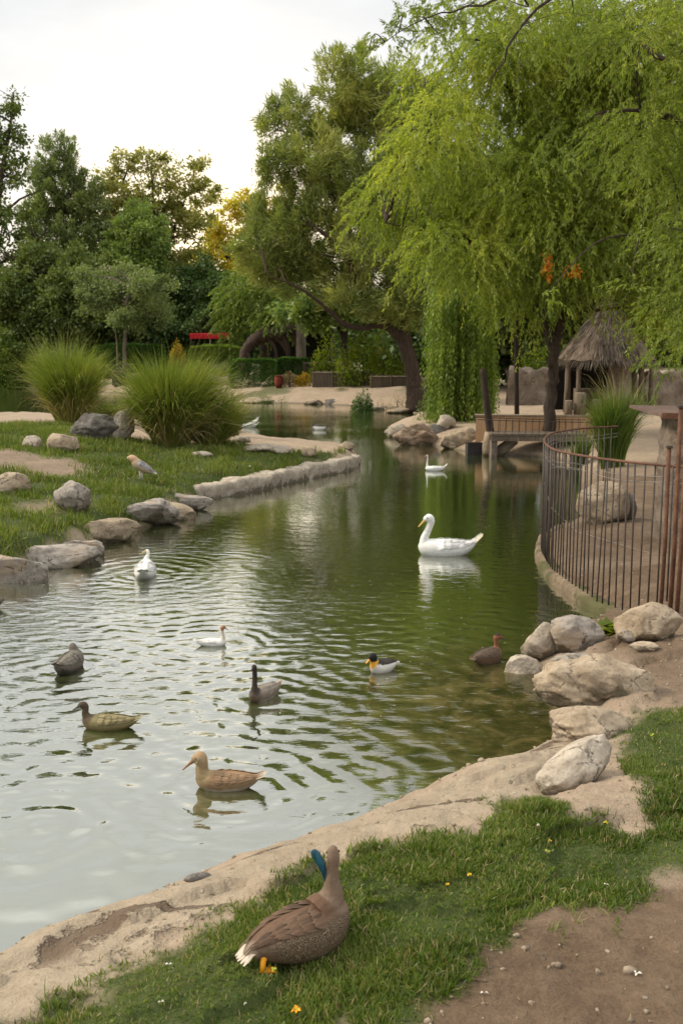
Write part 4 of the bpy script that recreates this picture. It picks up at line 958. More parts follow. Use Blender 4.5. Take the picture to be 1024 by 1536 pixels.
# the long low kerb
KX = [(292, 752), (330, 747), (380, 738), (430, 726), (480, 715), (520, 707), (541, 697)]
kp = [at(x, y, 0.0) for x, y in KX]; kk = catmull(kp, 16)
mb = MB(); prof = []; nK = len(kk); tg = np.gradient(kk, axis=0); tg /= np.linalg.norm(tg, axis=1)[:, None]; nm = np.column_stack([-tg[:, 1], tg[:, 0], np.zeros(nK)])
ring = [(0.0, -0.35), (-0.02, 0.0), (-0.03, 0.20), (-0.025, 0.28), (0.0, 0.315), (0.06, 0.33), (0.2, 0.335), (0.4, 0.32), (0.52, 0.26), (0.56, 0.0), (0.56, -.35)]
V = []
for i in range(nK):
    e = min(1, i / 3, (nK - 1 - i) / 4) * .35 + .65
    for j, (u, z) in enumerate(ring):
        p = kk[i] + nm[i] * u * e + np.array([0, 0, z * (0.93 + .1 * vnoise(np.array([i * .35]), np.array([0.]), 3)[0]) * (e if z > 0 else 1)])
        q = Vector(p); p = p + np.array(mnoise.noise_vector(q * 2.2)) * 0.055 + np.array(mnoise.noise_vector(q * 7)) * 0.03
        V.append(p)
nR = len(ring); Fc = [(i * nR + j, (i + 1) * nR + j, (i + 1) * nR + j + 1, i * nR + j + 1) for i in range(nK - 1) for j in range(nR - 1)]
Fc += [tuple(range(nR)), tuple((nK - 1) * nR + j for j in range(nR))[::-1]]
solo("stone_kerb", "long low pale stone kerb running out to the tip of the grassy spit", "kerb", V, Fc, M['rock_pale'], kk[nK // 2], None, True)
G_T = "pale stones along the back of the spit"
for a in [("broad whitish stone with a hollow top behind the kerb, next to the tall grass", 388, 680, 56, 15, 'rock_pale', 21), ("pale lump of stone just left of the three small ones", 360, 664, 26, 12, 'rock_pale', 22),
          ("pale low stone, leftmost of the three small ones before the kerb's tip", 424, 684, 34, 14, 'rock_pale', 23), ("small round tan stone, middle of the three before the kerb's tip", 462, 686, 26, 14, 'rock_tan', 24), ("pinkish stone resting on the kerb near its tip, left of its twin", 498, 690, 24, 14, 'rock_tan', 25), ("pinkish stone sitting at the very tip of the kerb", 522, 690, 26, 14, 'rock_tan', 26)]:
    rock(a[0], *a[1:5], a[5], a[6], .8, .2, 0, .15, .25, "stone", G_T, sub=3, cat="stone")
rock("grey boulder with a pale top and dark front alone on the spit lawn", 106, 768, 50, 50, 'rock_grey', 30, .85, .5, .12, .12, .12, "boulder", cat="boulder")
rock("rounded tan boulder near the first tall grass clump", 92, 678, 44, 30, 'rock_tan', 31, .8, 0, 0, .08, .25, "boulder", cat="boulder")
rock("low pale rock left of the rounded tan boulder", 47, 672, 34, 18, 'rock_pale', 32, .7, -.3, .15, .1, .3, cat="rock")
rock("smooth tan boulder at the photo's left edge, below the bare earth", 14, 740, 56, 30, 'rock_tan', 33, .7, 0, 0, .07, .3, "boulder", cat="boulder")
rock("dark grey jagged rock between the two tall grass clumps", 140, 660, 76, 40, 'rock_dark', 34, .6, .1, 0, .26, .2)
rock("slanted light grey rock leaning on the widest tall grass clump", 184, 662, 36, 46, 'rock_grey', 35, .5, .6, .35, .16, .2)
rock("flat pale slab in front of the widest tall grass clump", 300, 686, 34, 9, 'rock_pale', 36, .6, 0, 0, .1, .35, "slab", cat="slab", sub=3)
# ---- near right-hand rocks
rock("big smooth tan boulder against the foot of the pen fence", 980, 968, 102, 66, 'rock_tan', 41, .8, .2, .04, .07, .16, "boulder", cat="boulder", sub=5)
rock("rounded pale boulder at the water, left of the wide grey one", 814, 991, 62, 58, 'rock_pale', 42, .85, .2, .1, .09, .2, "boulder", cat="boulder", sub=5)
rock("wide grey boulder behind the rounded pale one", 866, 978, 92, 56, 'rock_grey', 43, .7, -.15, .05, .12, .2, "boulder", cat="boulder", sub=5)
rock("small blunt boulder lowest at the water's edge, in front of the ledge", 785, 1030, 62, 46, 'rock_pale', 44, .75, .1, 0, .09, .2, "boulder", cat="boulder", sub=5)
rock("rough weathered ledge rock with dry tufts in its cracks", 900, 1056, 150, 70, 'rock_tan', 45, .75, -.1, .03, .22, .3, "ledge_rock", cat="rock", sub=5, square=.3)
rock("grey-green flat slab lying on top of the weathered ledge", 882, 1005, 84, 28, 'rock_grey', 46, .7, -.2, .1, .18, .3, "slab", cat="slab")
rock("low sandy rock shelf between the ledge and the long leaning rock", 890, 1108, 134, 56, 'rock_tan', 47, .7, .1, -.04, .12, .35, "rock_shelf", cat="rock", sub=5)
rock("long pale rock lying aslant beside the grass at right", 864, 1184, 150, 62, 'rock_pale', 47, .46, .5, -.46, .07, .14, "boulder", cat="boulder", sub=5)
rock("small grey stone below the big smooth boulder, by the green leaves", 938, 968, 30, 20, 'rock_grey', 49, .8, 0, 0, .14, .25, "stone", cat="stone")
rock("flat stone half buried in front of the big smooth boulder", 968, 978, 44, 16, 'rock_tan', 50, .7, 0, 0, .14, .35, "stone", cat="stone")
rock("tiny pale stone among the small stones by the green leaves", 958, 962, 16, 11, 'rock_pale', 51, .8, 0, 0, .14, .25, "stone", cat="stone", sub=3)
rock("small dark flat stone on the sandy bank's water edge, lower left", 297, 1319, 46, 14, 'rock_dark', 52, .45, .35, 0, .16, .3, "stone", cat="stone", sub=3)
# ---- far right bank rocks
rock("flat-topped pale rock at the water left of the leaning post", 692, 674, 66, 34, 'rock_tan', 61, .7, 0, 0, .12, .25, z=0.0)
rock("brown jagged rock at the left tip of the right bank", 628, 668, 62, 30, 'rock_red', 62, .6, .1, .06, .24, .25, z=0.0)
rock("low pale rock jutting farthest into the pond on the right bank", 596, 656, 44, 20, 'rock_pale', 63, .6, 0, 0, .2, .25, z=0.0, sub=3)
rock("dark cleft rock between the jagged brown one and the flat-topped one", 654, 664, 36, 26, 'rock_dark', 64, .7, 0, 0, .2, .2, z=0.0, sub=3)
rock("pale rock standing on the bank above the flat-topped one", 668, 645, 30, 20, 'rock_pale', 65, .8, 0, 0, .14, .25, sub=3)
rock("rounded brown boulder under the footbridge deck", 788, 678, 40, 24, 'rock_red', 66, .8, 0, 0, .14, .2, z=0.0, sub=3)
rock("dark boulder under the footbridge, beside the willow trunk", 812, 678, 30, 20, 'rock_dark', 67, .8, 0, 0, .14, .2, z=0.0, sub=3)
rock("pale flat stone at the foot of the willow curtain", 640, 648, 30, 10, 'rock_pale', 68, .7, 0, 0, .14, .3, z=0.02, sub=3)
rock("blocky pale boulder inside the pen beyond the fence bars", 906, 786, 70, 62, 'rock_tan', 69, .7, -.1, 0, .08, .15, "boulder", cat="boulder", square=.7)
rock("dark squat rock just right of the blocky pen boulder", 944, 780, 22, 38, 'rock_dark', 70, .9, 0, 0, .1, .15)
rock("pale stone block on the far bank below the first hedge", 205, 577, 38, 16, 'rock_tan', 71, .6, 0, 0, .08, .2, "stone_block", cat="stone", sub=3, square=.7)
rock("pointed pinkish rock on the far bank left of the hedge pair", 322, 578, 26, 16, 'rock_tan', 72, .7, 0, .2, .14, .2, sub=3)
rock("flat pinkish rock touching the hedge pair's left end", 340, 578, 22, 12, 'rock_tan', 73, .7, 0, 0, .14, .2, sub=3)
rock("white stone scrap at the water's edge under the small far-bank bush", 560, 615, 34, 6, 'rock_pale', 74, .6, 0, 0, .14, .3, z=0.0, sub=3)
rock("low wide rock shelf at the water right of the small far-bank bush", 603, 620, 46, 10, 'rock_tan', 75, .6, 0, 0, .2, .3, z=0.0, sub=3)

rock("low flat stone at the far waterline under the reed screens", 505, 606, 44, 8, 'rock_dark', 91, .6, 0, 0, .2, .35, "stone", None, .02, 3, cat="stone")
rock("low pale stone at the far waterline left of the small far-bank bush", 470, 606, 30, 7, 'rock_tan', 92, .6, 0, 0, .2, .35, "stone", None, .02, 3, cat="stone")
rock("low stone ledge at the far waterline under the hedge pair", 385, 604, 60, 8, 'rock_tan', 93, .6, 0, 0, .2, .35, "stone", None, .02, 3, cat="stone")

# ================================================================== the pen: kerb wall and iron fence
FB = [(1075, 968), (1035, 950), (980, 934), (932, 918), (891, 900), (855, 877), (826, 853), (812, 828), (813, 808), (826, 794), (850, 785), (880, 779), (920, 774)]
fb = np.array([at(x, y, 0.10) for x, y in FB]); fc = catmull(fb, 14)
seg = np.linalg.norm(np.diff(fc, axis=0), axis=1); arc = np.concatenate([[0], np.cumsum(seg)])
def along(s): return np.array([np.interp(s, arc, fc[:, k]) for k in range(3)])
mb = MB(); n_ = len(fc); tg = np.gradient(fc, axis=0); tg /= np.linalg.norm(tg, axis=1)[:, None]; nm = np.column_stack([-tg[:, 1], tg[:, 0], np.zeros(n_)])
ring = [(-0.10, -0.5), (-0.085, -0.04), (-0.05, 0.015), (0.08, 0.02), (0.12, 0.0), (0.13, -0.5)]; V = []
for i in range(n_):
    for (u, z) in ring:
        p = fc[i] - nm[i] * u + np.array([0, 0, z]); q = Vector(p)
        V.append(p + np.array(mnoise.noise_vector(q * 2.5)) * 0.04 + np.array(mnoise.noise_vector(q * 9)) * 0.018)
k_ = len(ring); Fc = [(i * k_ + j, i * k_ + j + 1, (i + 1) * k_ + j + 1, (i + 1) * k_ + j) for i in range(n_ - 1) for j in range(k_ - 1)] + [tuple(range(k_))[::-1], tuple((n_ - 1) * k_ + j for j in range(k_))]
solo("pen_kerb", "mossy curved stone kerb under the iron pen fence, dropping into the pond", "kerb", V, Fc, M['kerbstone'], fc[40], None, True)
root = thing("pen_fence", "rusty iron bar fence curving round the pen at the pond's right side", "fence", along(arc[-1] * .4))
L_ = arc[-1]; TP = lambda q: 1.70 - .14 * float(smooth(0, arc[14 * 7], q))
TOP = 1.70; k = 0; s_ = 0.25
while s_ < L_ - .05:
    p = along(s_); TOP = TP(s_); lean = np.random.default_rng(k).normal(0, .008, 3) * [1, 1, 0]
    mb = MB(); mb.tube([p + [0, 0, -.02], p + lean + [0, 0, TOP * .5], p + lean * 2 + [0, 0, TOP]], 0.0095, 6, .1); mb.part("bar", M['iron'], root, True)
    k += 1; s_ += 0.128 if s_ < arc[14 * 7] else 0.15
rail = np.array([along(q) + [0, 0, TP(q) + .008] for q in np.linspace(0.05, L_, 90)])
mb = MB(); mb.tube(rail, 0.016, 6, .12); mb.part("top_rail", M['rust'], root, True)
for hh, rr in ((1.52, .004), (1.58, .003)):
    mb = MB(); mb.tube(np.array([along(q) + [0, 0, TP(q) - 1.70 + hh + .02 * math.sin(q * 3)] for q in np.linspace(0.4, L_, 60)]), rr, 4); mb.part("wire", M['wire'], root)
mb = MB(); mb.tube([along(L_ * .60) + [0, 0, 1.0], along(L_ * .45) + [0, 0, .80], along(L_ * .3) + [0, 0, .70], along(L_ * .12) + [0, 0, .74]], 0.004, 4); mb.part("wire", M['wire'], root)
mb = MB(); mb.tube([along(L_ * .58) + [0, 0, 1.16], along(L_ * .44) + [0, 0, 1.34], along(L_ * .3) + [0, 0, 1.45]], 0.003, 4); mb.part("wire", M['wire'], root)
# gate posts
for lab, px, pyb, pyt, r_ in (("reddish rusty fence post, leftmost of the three thick ones at right", 989, 930, 672, .022), ("tall rusty fence post rising above the rail at the photo's right edge", 1003, 932, 612, .024), ("dark thick fence post nearest the photo's right edge", 1013, 936, 668, .024)):
    b = at(px, pyb, .22); zt = atd(px, pyt, b[1])[2]
    mb = MB(); mb.tube([b + [0, 0, -.05], b + [.01, 0, .8], b + [.0, 0, zt - .22]], r_, 8, .08)
    solo_root = mb.solo("fence_post", lab, "post", M['rust'], b, "thick rusty posts in the pen fence", True)
    cb = MB(); cb.box([0, 0, zt - .22 - .0 + .012], (r_ * 2.6, r_ * 2.6, .024)); part("cap", np.concatenate(cb.v), cb.f, M['iron'], solo_root, local=True)
# stone pillar with the flat rusty roof
b = at(1004, 800, .45); Y = b[1]; x0 = atd(978, 700, Y + .8)[0]; zt = atd(972, 626, Y)[2]
root = thing("stone_pillar", "rough textured stone pillar under a flat rusty roof at the photo's right edge", "pillar", (x0 + .45, Y + .4, .2))
mb = MB(); V = []; nz_ = 26
for i in range(nz_):
    z = .1 + (zt - .1) * i / (nz_ - 1)
    for j in range(20):
        a = 2 * math.pi * j / 20; p = np.array([x0 + .45 + .45 * math.copysign(abs(math.cos(a)) ** .55, math.cos(a)), Y + .4 + .4 * math.copysign(abs(math.sin(a)) ** .55, math.sin(a)), z])
        V.append(p + np.array(mnoise.noise_vector(Vector(p * 3.5))) * .05 + np.array(mnoise.noise_vector(Vector(p * 11))) * .03)
Fc = [(i * 20 + j, i * 20 + (j + 1) % 20, (i + 1) * 20 + (j + 1) % 20, (i + 1) * 20 + j) for i in range(nz_ - 1) for j in range(20)] + [tuple((nz_ - 1) * 20 + j for j in range(20))]
part("column", V, Fc, M['stonewall'], root, True)
xl = atd(944, 616, Y + 1.2)[0]
mb = MB(); mb.box((xl + 1.5, Y + .45, zt + .03), (3.0, 1.5, .045), 0, .03, .02, .004); mb.part("roof", M['roofmetal'], root)
mb = MB(); mb.box((xl + 1.5, Y - .29, zt + .012), (3.0, .03, .075), 0, 0, .02, .002); mb.part("fascia", M['rust'], root)

# green leaves by the boulder
rng = np.random.default_rng(5); c = g(914, 947)
P = c + np.array([0, 0, .03]) + rng.normal(0, .045, (26, 3)) * [1.3, 1, .4]
V = leaves(P, rng.normal(0, 1, (26, 3)) * [1, 1, .3] + [0, -.2, .35], .13, .045, rng, (0, 0, 3))
root = thing("leafy_weed", "small bright green leafy weed between the boulders at the fence foot", "weed", c); part("leaves", V, quads(26), LM['lime'], root)

# ================================================================== footbridge, terrace, posts
Yt = g(760, 650)[1]
a = at(706, 640, .62); b_ = at(868, 652, .62)
root = thing("terrace_wall", "low orange plastered wall edging the sandy terrace behind the footbridge", "wall", (a + b_) / 2 * [1, 1, 0])
def slab_between(p, q, z0, z1, th, mat, name, root):
    p, q = np.array(p), np.array(q); d = q - p; L = np.linalg.norm(d[:2]); ang = math.atan2(d[1], d[0]); m = (p + q) / 2
    mb = MB(); mb.box((m[0], m[1], (z0 + z1) / 2), (L, th, z1 - z0), ang, 0, 0, .006); return mb.part(name, M[mat], root)
wa = np.array([a[0], 29.6, 0]); wb = np.array([a[0] + 4.4, 29.0, 0])
slab_between(wa, wb, .1, 1.02, .22, 'plaster', "wall", root); slab_between(wa + [-.04, 0, 0], wb + [.04, 0, 0], 1.022, 1.07, .27, 'rock_tan', "coping", root)
# footbridge
def X(px, Y): return atd(px, 600, Y)[0]
Yb = 27.6; xa, xb = X(738, Yb), X(880, Yb); zd = atd(760, 652, Yb)[2]
root = thing("footbridge", "short wooden footbridge with a thin iron railing beside the leaning post", "footbridge", ((xa + xb) / 2, Yb, zd))
mb = MB()
for i in range(18):
    xx = xa + (xb - xa) * (i + .5) / 18; mb.box((xx, Yb + .45, zd), ((xb - xa) / 18 - .012, 1.0, .05), 0, 0, 0, .003)
mb.part("deck", M['wood'], root)
for yy in (Yb + .02, Yb + .86):
    mb = MB(); mb.box(((xa + xb) / 2, yy, zd - .105), (xb - xa, .09, .15), 0, 0, 0, .004); mb.part("beam", M['wood'], root)
for q in (xa + .1, xb - .1):
    mb = MB(); mb.box((q, Yb + .4, (zd - .18) / 2 - .3), (.18, .7, zd + .42), 0, 0, 0, .01); mb.part("support", M['stonewall'], root)
for yy, zt in ((Yb - .04, .36), (Yb + .93, .36)):
    mb = MB(); mb.tube([(xa - 0.4, yy, zd + zt + .06), ((xa + xb) / 2, yy, zd + zt), (xb + .2, yy, zd + zt - .02)], .012, 5)
    for q in np.linspace(xa, xb, 15): mb.tube([(q, yy, zd - .02), (q + rng.normal(0, .01), yy, zd + zt + .03)], .009, 5)
    mb.part("railing", M['iron'], root)
# leaning post, its stone foot, log, pole, dark box
p0 = at(740, 682, 0); Yp = p0[1]
mb = MB(); mb.tube(catmull([atd(742, 690, Yp), atd(737, 660, Yp), atd(730, 610, Yp), atd(724, 553, Yp)], 5), np.linspace(.135, .085, 16), 9, .06)
mb.solo("leaning_post", "dark leaning wooden post standing at the water's edge by the footbridge", "post", M['post_dark'], atd(740, 684, Yp), None, True)
mb = MB(); mb.tube([atd(731, 690, Yp - .25), atd(731, 664, Yp - .25), atd(733, 648, Yp - .22)], [.15, .15, .12], 9, .08)
mb.solo("stub_post", "short pale stone stub against the foot of the leaning post", "stub", M['rock_tan'], atd(731, 686, Yp - .25), None, True)
mb = MB(); mb.tube([atd(742, 681, Yp - .2), atd(755, 672, Yp - .2), atd(772, 660, Yp - .1)], [.15, .16, .13], 9, .08)
mb.solo("log", "pale cut log propped between the leaning post and the footbridge", "log", M['wood_pale'], atd(755, 672, Yp), None, True)
mb = MB(); bx_ = at(711, 682, .0); s = pxm(bx_); w_ = 22 / s; h_ = 18 / s
mb.box(bx_ + [0, w_ * .4, h_ * .42], (w_, w_ * .8, h_), .1, 0, 0, .005); r_ = mb.solo("crate", "small dark box at the waterline left of the leaning post", "box", M['bin'], bx_)
mb = MB(); mb.box([0, w_ * .4, h_ * .94], (w_ * 1.06, w_ * .86, h_ * .1), .1); part("lid", np.concatenate(mb.v), mb.f, M['post_dark'], r_, local=True)
Yq = 29.9; mb = MB(); mb.tube([atd(775, 648, Yq), atd(774, 560, Yq), atd(774, 470, Yq), atd(774, 420, Yq)], [.075, .07, .06, .05], 9, .04)
r_ = mb.solo("pole", "thin dark upright pole on the terrace behind the footbridge", "pole", M['post_dark'], atd(775, 646, Yq), None, True)
mb = MB(); mb.box(atd(775, 641, Yq) - atd(775, 646, Yq), (.3, .3, .12), 0, 0, 0, .01); part("foot", np.concatenate(mb.v), mb.f, M['stonewall'], r_, local=True)

# ================================================================== thatched hut
Yh = 38.0; hc = atd(905, 600, Yh); hx = hc[0]; z0 = hz(hx, Yh); sH = F / (Yh * CT)
zap = atd(905, 444, Yh)[2]; zev = atd(905, 540, Yh)[2]; Rr = 70 / sH
root = thing("thatched_hut", "round hut with a shaggy conical thatched roof on posts, under the willow", "hut", (hx, Yh, z0))
V = []; nr_, ns = 16, 56
for i in range(nr_):
    t = i / (nr_ - 1); r = Rr * (0.05 + 0.95 * t ** 0.92); z = zap + (zev - zap) * t ** 0.85
    for j in range(ns):
        a = 2 * math.pi * j / ns; rg = 1 + (.05 * vnoise(np.array([j * 1.7]), np.array([t * 3]), 4)[0]) + .10 * vnoise(np.array([j * .45]), np.array([t]), 6)[0]
        V.append((hx + r * rg * math.cos(a), Yh + r * rg * math.sin(a), z + (.16 * vnoise(np.array([j * .9]), np.array([0.]), 5)[0] * t)))
Fc = [(i * ns + j, (i + 1) * ns + j, (i + 1) * ns + (j + 1) % ns, i * ns + (j + 1) % ns) for i in range(nr_ - 1) for j in range(ns)] + [tuple(range(ns))]
roof = part("roof", V, Fc, M['thatch'], root, True)
rg_ = np.random.default_rng(77); n = 9000; t = rg_.uniform(0, 1, n) ** .7; a = rg_.uniform(0, 2 * math.pi, n); r = Rr * (.05 + .95 * t ** .92) * 1.01
B = np.column_stack([hx + r * np.cos(a), Yh + r * np.sin(a), zap + (zev - zap) * t ** .85 + .01])
D = np.column_stack([np.cos(a) * Rr, np.sin(a) * Rr, np.full(n, zev - zap)]); D = unit(D) + rg_.normal(0, .10, (n, 3))
B2 = leaves(B, D, rg_.uniform(.25, .6, n), .012, rg_)
LM['straw'] = leaf_mat('straw', (0.055, 0.043, 0.033), (0.135, 0.106, 0.082), (0.27, 0.225, 0.175), 0.12, 1.2)
part("straw", B2 - np.array(root.location), quads(n), LM['straw'], roof, local=True)
mb = MB(); mb.tube([(hx, Yh, zap - .1), (hx + .02, Yh, zap + .05), (hx + .03, Yh, zap + .22)], [.13, .10, .04], 8, .1); part("finial", np.concatenate(mb.v) - np.array(root.location), mb.f, M['thatch'], roof, True, local=True)
for (px, w, dy, mt) in ((850, .13, -.6, 'wood'), (866, .10, -1.0, 'wood'), (960, .12, -.4, 'wood'), (975, .10, .4, 'wood'), (850, .12, 1.0, 'wood'), (950, .12, 1.2, 'wood')):
    xx = atd(px, 580, Yh + dy)[0]; zb = hz(xx, Yh + dy); mb = MB(); mb.tube([(xx, Yh + dy, zb - .05), (xx + .02, Yh + dy, (zb + zev) / 2), (xx, Yh + dy, zev + .2)], [w, w * .9, w * .85], 8, .06); mb.part("post", M[mt], root, True)
xx = atd(928, 580, Yh - .9)[0]; mb = MB(); mb.tube([(xx, Yh - .9, z0 - .05), (xx, Yh - .9, z0 + .8), (xx, Yh - .9, zev + .25)], [.50, .43, .40], 14, .05); mb.part("stone_column", M['stonewall'], root, True)
mb = MB(); mb.box((hx - .1, Yh + 1.35, (z0 + zev) / 2), (3.0, .1, zev - z0 + .3), 0, 0, 0, .01); mb.part("dark_backing", M['dark'], root)  # near-black panel, its colour stands in for the shade inside the hut
mb = MB(); mb.box((atd(882, 580, Yh)[0], Yh + .2, z0 + .45), (.9, .5, .9), 0, 0, 0, .015); mb.part("counter", M['wood'], root)
mb = MB(); mb.tube([(xx - .02, Yh - 1.36, z0 + .9), (xx - .02, Yh - 1.38, zev + .1)], .018, 5); mb.part("rope", M['wood_pale'], root)
for lab, px, pyb, w, h in (("tallest cut tree stump in front of the thatched hut", 869, 612, 18, 34), ("shorter cut tree stump right of the tallest one at the hut", 893, 613, 14, 24), ("low dark cut tree stump left of the tallest one at the hut", 852, 610, 12, 22)):
    Ys = 36.0; c = atd(px, pyb, Ys); c[2] = hz(c[0], Ys); s = F / (Ys * CT); mb = MB()
    mb.tube([c + [0, 0, -.05], c + [0, 0, h / s * .5], c + [0, 0, h / s]], [w / s * .55, w / s * .5, w / s * .48], 12, .05)
    o = mb.solo("stump", lab, "stump", M['wood'], c, "tree stumps at the hut", True)
    mb = MB(); mb.tube([[0, 0, h / s + .002], [0, 0, h / s + .012]], w / s * .44, 12); part("cut_face", np.concatenate(mb.v), mb.f, M['wood_pale'], o, local=True)
def rubble(name, label, x0p, x1p, pyt, Y, seed, mat='stonewall', th=.6):
    rr = random.Random(seed); xa, xb = X(x0p, Y), X(x1p, Y); zb = hz((xa + xb) / 2, Y); zt = atd(x0p, pyt, Y)[2]
    V = []; nx, nz2 = 46, 22
    for i in range(nx + 1):
        for j in range(nz2 + 1):
            # a front sheet wrapped over the top to the back
            u = i / nx; v = j / nz2; top = zb + (zt - zb) * (1 + .16 * mnoise.noise(Vector((u * 6, seed, 0))))
            if v < .45: y, z = Y, zb - .1 + (top - zb + .1) * v / .45
            elif v < .55: y, z = Y + th * (v - .45) / .1, top
            else: y, z = Y + th, top - (top - zb + .1) * (v - .55) / .45
            p = Vector((xa + (xb - xa) * u, y, z)); d = mnoise.noise_vector(p * 1.6) * .12 + mnoise.noise_vector(p * 5) * .05
            V.append(tuple(p + d))
    Fc = [(i * (nz2 + 1) + j, (i + 1) * (nz2 + 1) + j, (i + 1) * (nz2 + 1) + j + 1, i * (nz2 + 1) + j + 1) for i in range(nx) for j in range(nz2)]
    return solo(name, label, "wall", V, Fc, M[mat], ((xa + xb) / 2, Y, zb), None, True)
rubble("stone_wall", "rough earth-brown stone wall running left from the thatched hut", 762, 852, 552, 43, 3)
rubble("stone_wall", "rough stone wall right of the thatched hut, toward the photo's edge", 968, 1070, 556, 40, 4)
# ================================================================== far bank things
Ya = 74; xa, xb = X(287, Ya), X(347, Ya); zt = atd(300, 499, Ya)[2]; zb = hz(xa, Ya)
root = thing("awning", "small flat red awning on thin posts in front of the dark trees", "awning", ((xa + xb) / 2, Ya, zb))
mb = MB(); mb.box(((xa + xb) / 2, Ya + .9, zt - .06), (xb - xa, 1.9, .08), 0, .05, 0, .01); mb.part("canopy", M['red_cloth'], root)
mb = MB()
V = []; nv = 40
for i in range(nv + 1):
    x = xa + (xb - xa) * i / nv; V += [(x, Ya - .06, zt - .10), (x, Ya - .06 + .03 * math.sin(i * 1.9), zt - .40 - .05 * abs(math.sin(i * .8)))]
Fc = [(2 * i, 2 * i + 1, 2 * i + 3, 2 * i + 2) for i in range(nv)]; part("valance", V, Fc, M['red_cloth'], root)
for q, yy in ((xa + .1, Ya), ((xa + xb) / 2, Ya), (xb - .1, Ya), (xa + .1, Ya + 1.7), (xb - .1, Ya + 1.7)):
    mb = MB(); mb.tube([(q, yy, zb - .05), (q, yy, zt - .1)], .035, 6); mb.part("post", M['wood_pale'] if q == (xa + xb) / 2 else M['iron'], root)
# reed screens
def screen(label, x0p, x1p, pyt, pyb, Y, seed, Y2=None):
    rg = np.random.default_rng(seed); Y2 = Y2 or Y; a = np.array([X(x0p, Y), Y]); b = np.array([X(x1p, Y2), Y2]); L = np.linalg.norm(b - a); n = int(L / .035); mb = MB()
    zt = atd(x0p, pyt, Y)[2]; d = (b - a) / L
    z0_ = min(hz(*a), hz(*b)) - .05
    root = thing("reed_screen", label, "fence", (*((a + b) / 2), z0_), "low reed screens on the far bank")
    for i in range(n):
        p = a + d * (i + .5) * L / n; nn = np.array([-d[1], d[0]]); p = p + nn * rg.normal(0, .012); q = zt + rg.normal(0, .025)
        mb.tube([(p[0], p[1], z0_), (p[0] + rg.normal(0, .008), p[1], q)], .02, 4)
    mb.part("reeds", M['reed_fence'], root)
    for k in range(max(2, int(L / 1.1)) + 1):
        p = a + d * min(L, k * L / max(2, int(L / 1.1))); mb = MB(); mb.tube([(p[0], p[1] - .06, z0_), (p[0], p[1] - .06, zt + .06)], .035, 6); mb.part("post", M['wood'], root)
    mb = MB(); mb.tube([(a[0], a[1] - .05, zt - .06), (b[0], b[1] - .05, zt - .06)], .025, 5); mb.part("rail", M['wood_pale'], root)
screen("taller reed screen on the far bank, right of the hedge pair", 469, 556, 557, 588, 58.5, 1)
screen("lower reed screen on the far bank, touching the big pine trunk", 556, 616, 563, 592, 57.4, 2)
screen("reed screen standing behind and left of the dark-stemmed tree", 456, 520, 543, 560, 62.5, 3)
screen("short reed screen on the right side of the big pine trunk", 632, 650, 566, 596, 50, 4)
Yg = 61; xa, xb = X(545, Yg), X(614, Yg); zb = hz(xa, Yg); zt = atd(560, 532, Yg)[2]
root = thing("paling_fence", "dark green paling fence in shade behind the reed screens", "fence", ((xa + xb) / 2, Yg, zb)); mb = MB()
for q in np.arange(xa, xb, .11): mb.box((q, Yg, (zb + zt) / 2), (.085, .03, zt - zb + .1 * rng.random()), 0, 0, 0, .002)
mb.part("palings", M['green_paint'], root); mb = MB(); mb.box(((xa + xb) / 2, Yg + .045, zt - .3), (xb - xa, .05, .09)); mb.part("rail", M['green_paint'], root)
# pink-flowering shrub behind it
shrub("flowering_shrub", "shrub with pale pink blooms above the dark green paling fence", "shrub", [(572, 560, 14, 40), (592, 560, 10, 34)], 62.5, leaf_mat('petal_pink', (.08, .10, .03), (.30, .16, .12), (.55, .28, .26), .3, 2.5), .12, .045, 500, seed=91)
# driftwood arch
Yd = 64.5
def D_(px, py, dy=0): return atd(px, py, Yd + dy)
root = thing("driftwood_trunk", "gnarled fallen grey-brown trunk arching over the hedge pair", "fallen trunk", (X(410, Yd), Yd, hz(X(410, Yd), Yd)))
mb = MB(); mb.tube(catmull([D_(366, 565), D_(368, 530), D_(380, 512), D_(398, 502), (D_(420, 500)), D_(440, 494), D_(456, 500)], 6), np.interp(np.linspace(0, 1, 37), [0, .3, .6, 1], [.30, .36, .52, .40]), 11, .16); mb.part("trunk", M['bark_brown'], root, True)
for pts, r in (([(398, 502), (412, 520), (416, 548)], .16), ([(425, 505), (432, 524), (430, 560)], .22), ([(440, 500), (446, 520), (444, 562)], .2), ([(380, 512), (400, 490), (430, 482)], .16), ([(410, 505), (424, 516), (436, 540)], .18), ([(368, 524), (376, 540), (374, 560)], .12)):
    mb = MB(); mb.tube(catmull([D_(*p, -.2) for p in pts], 5), np.linspace(r, r * .55, 11), 8, .14); mb.part("limb", M['bark_brown'], root, True)
mb = MB(); mb.tube([atd(453, 568, 63.5), atd(452, 530, 63.5), atd(451, 484, 63.5), atd(452, 440, 64)], [.36, .30, .28, .2], 11, .06)
mb.solo("bare_trunk", "straight grey tree trunk at the right end of the driftwood", "tree trunk", M['bark_grey'], atd(453, 566, 63.5), None, True)
